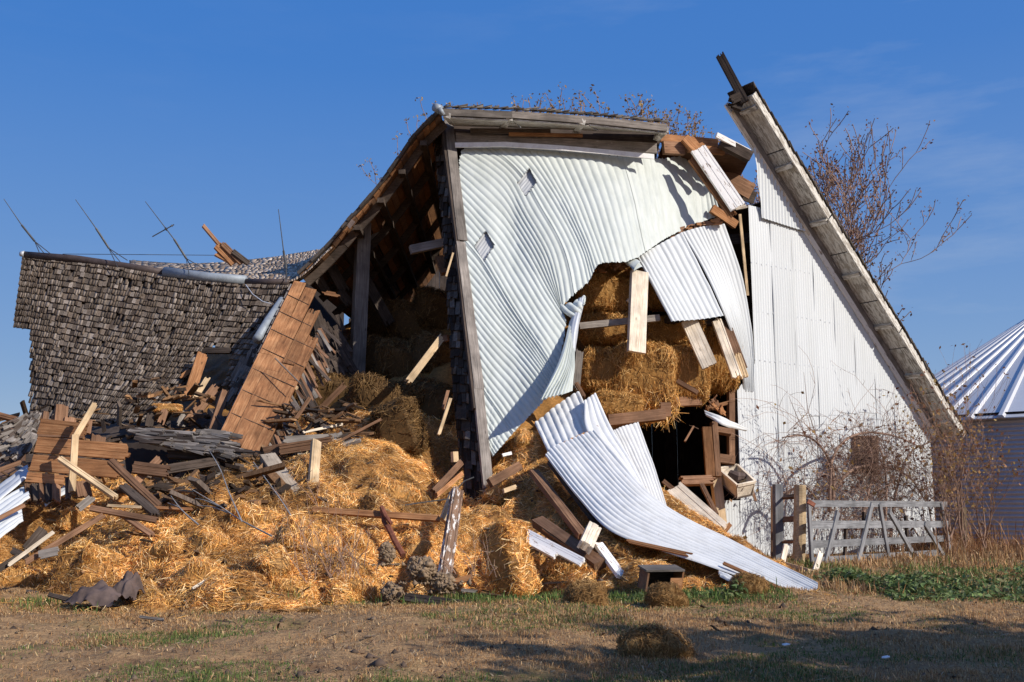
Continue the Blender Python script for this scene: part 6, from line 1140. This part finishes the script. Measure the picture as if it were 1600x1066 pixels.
tag(link('leafy_weeds', npmesh('leafy_weeds', V, tris=np.concatenate([i5+np.array([[0, 1, 2]]), i5+np.array([[1, 3, 2]]), i5+np.array([[2, 3, 4]]), i5+np.array([[0, 2, 4]])]), col=np.repeat(pick(np.array([(.115, .17, .055), (.16, .225, .075), (.22, .275, .11), (.085, .125, .04), (.20, .19, .09)]), n, .25), 5, 0)), M['blade']), 'low leafy green weeds around the tip of the long white sheet', 'weeds', kind='stuff')
# fallen leaves, chaff and clods on the yard
g_ = np.random.default_rng(55); n = 7000; y = 7.4+8*g_.random(n)**1.3; x = g_.uniform(-.56, .56, n)*y; z = ground_z(x, y)+.012; hz = zint(x.clip(-9.5, 5), y.clip(13, 28)); ok = ~((y > 13) & (hz > .1)); x, y, z = x[ok], y[ok], z[ok]; n = len(x)
d = g_.normal(0, 1, (n, 3))*np.array([1, 1, .25]); V, Q, Cc = strand_arrays(np.stack([x, y, z], 1), d, g_.gamma(4, .013, n), g_.uniform(.004, .014, n), pick(np.array([(.45, .31, .16), (.30, .18, .10), (.48, .37, .23), (.22, .14, .09)]), n), side=g_.normal(0, 1, (n, 3))*np.array([1, 1, .15]))
tag(link('chaff', npmesh('chaff', V, quads=Q, col=Cc), M['blade']), 'straw chaff and fallen leaves scattered over the yard', 'chaff', kind='stuff')
n = 1500; y = 7.4+6*g_.random(n)**1.2; x = g_.uniform(-.56, .45, n)*y; k = g_.random(n) < (.25+.8*fbm(x*.9, y*.9, 3)+.3*(x < 0)).clip(0, 1); x, y = x[k], y[k]; n = len(x); z = ground_z(x, y)
s = g_.gamma(2.0, .008, (n, 1, 1)); oc = np.array([(1, 0, 0), (0, 1, 0), (-1, 0, 0), (0, -1, 0), (0, 0, .8), (0, 0, -.5)])[None]*(1+g_.normal(0, .3, (n, 6, 1))); V = (np.stack([x, y, z], 1)[:, None] + oc*s).reshape(-1, 3); t8 = np.array([(0, 1, 4), (1, 2, 4), (2, 3, 4), (3, 0, 4), (1, 0, 5), (2, 1, 5), (3, 2, 5), (0, 3, 5)]); T8 = (t8[None]+np.arange(n)[:, None, None]*6).reshape(-1, 3)
tag(link('soil_crumbs', npmesh('soil_crumbs', V, tris=T8, col=np.repeat(pick(np.array([(.13, .09, .065), (.18, .13, .09), (.10, .07, .05)]), n), 6, 0)), M['blade']), 'crumbs of dark soil scattered on the bare earth', 'soil', kind='stuff')

# straw trodden out from the foot of the heap
g_ = np.random.default_rng(58); n = 14000; y = 14.3-g_.gamma(1.5, .42, n); x = g_.uniform(-9, 4.2, n); k = (y > 11) & (g_.random(n) < (.45+.8*fbm(x*1.1, y*1.4, 3)).clip(.05, 1)); x, y = x[k], y[k]; n = len(x); z = np.maximum(ground_z(x, y), zint(x.clip(-9.5, 5), y.clip(13.02, 28))*(y > 13.05))+.012
d = g_.normal(0, 1, (n, 3))*np.array([1, 1, .2]); V, Q, Cc = strand_arrays(np.stack([x, y, z], 1), d, g_.gamma(4, .028, n), g_.uniform(.004, .009, n), pick(STRAW, n)*.8, side=g_.normal(0, 1, (n, 3))*np.array([1, 1, .2]))
tag(link('trodden_straw', npmesh('trodden_straw', V, quads=Q, col=Cc), M['straw']), 'thin scatter of straw on the ground along the foot of the heap', 'straw', kind='stuff')
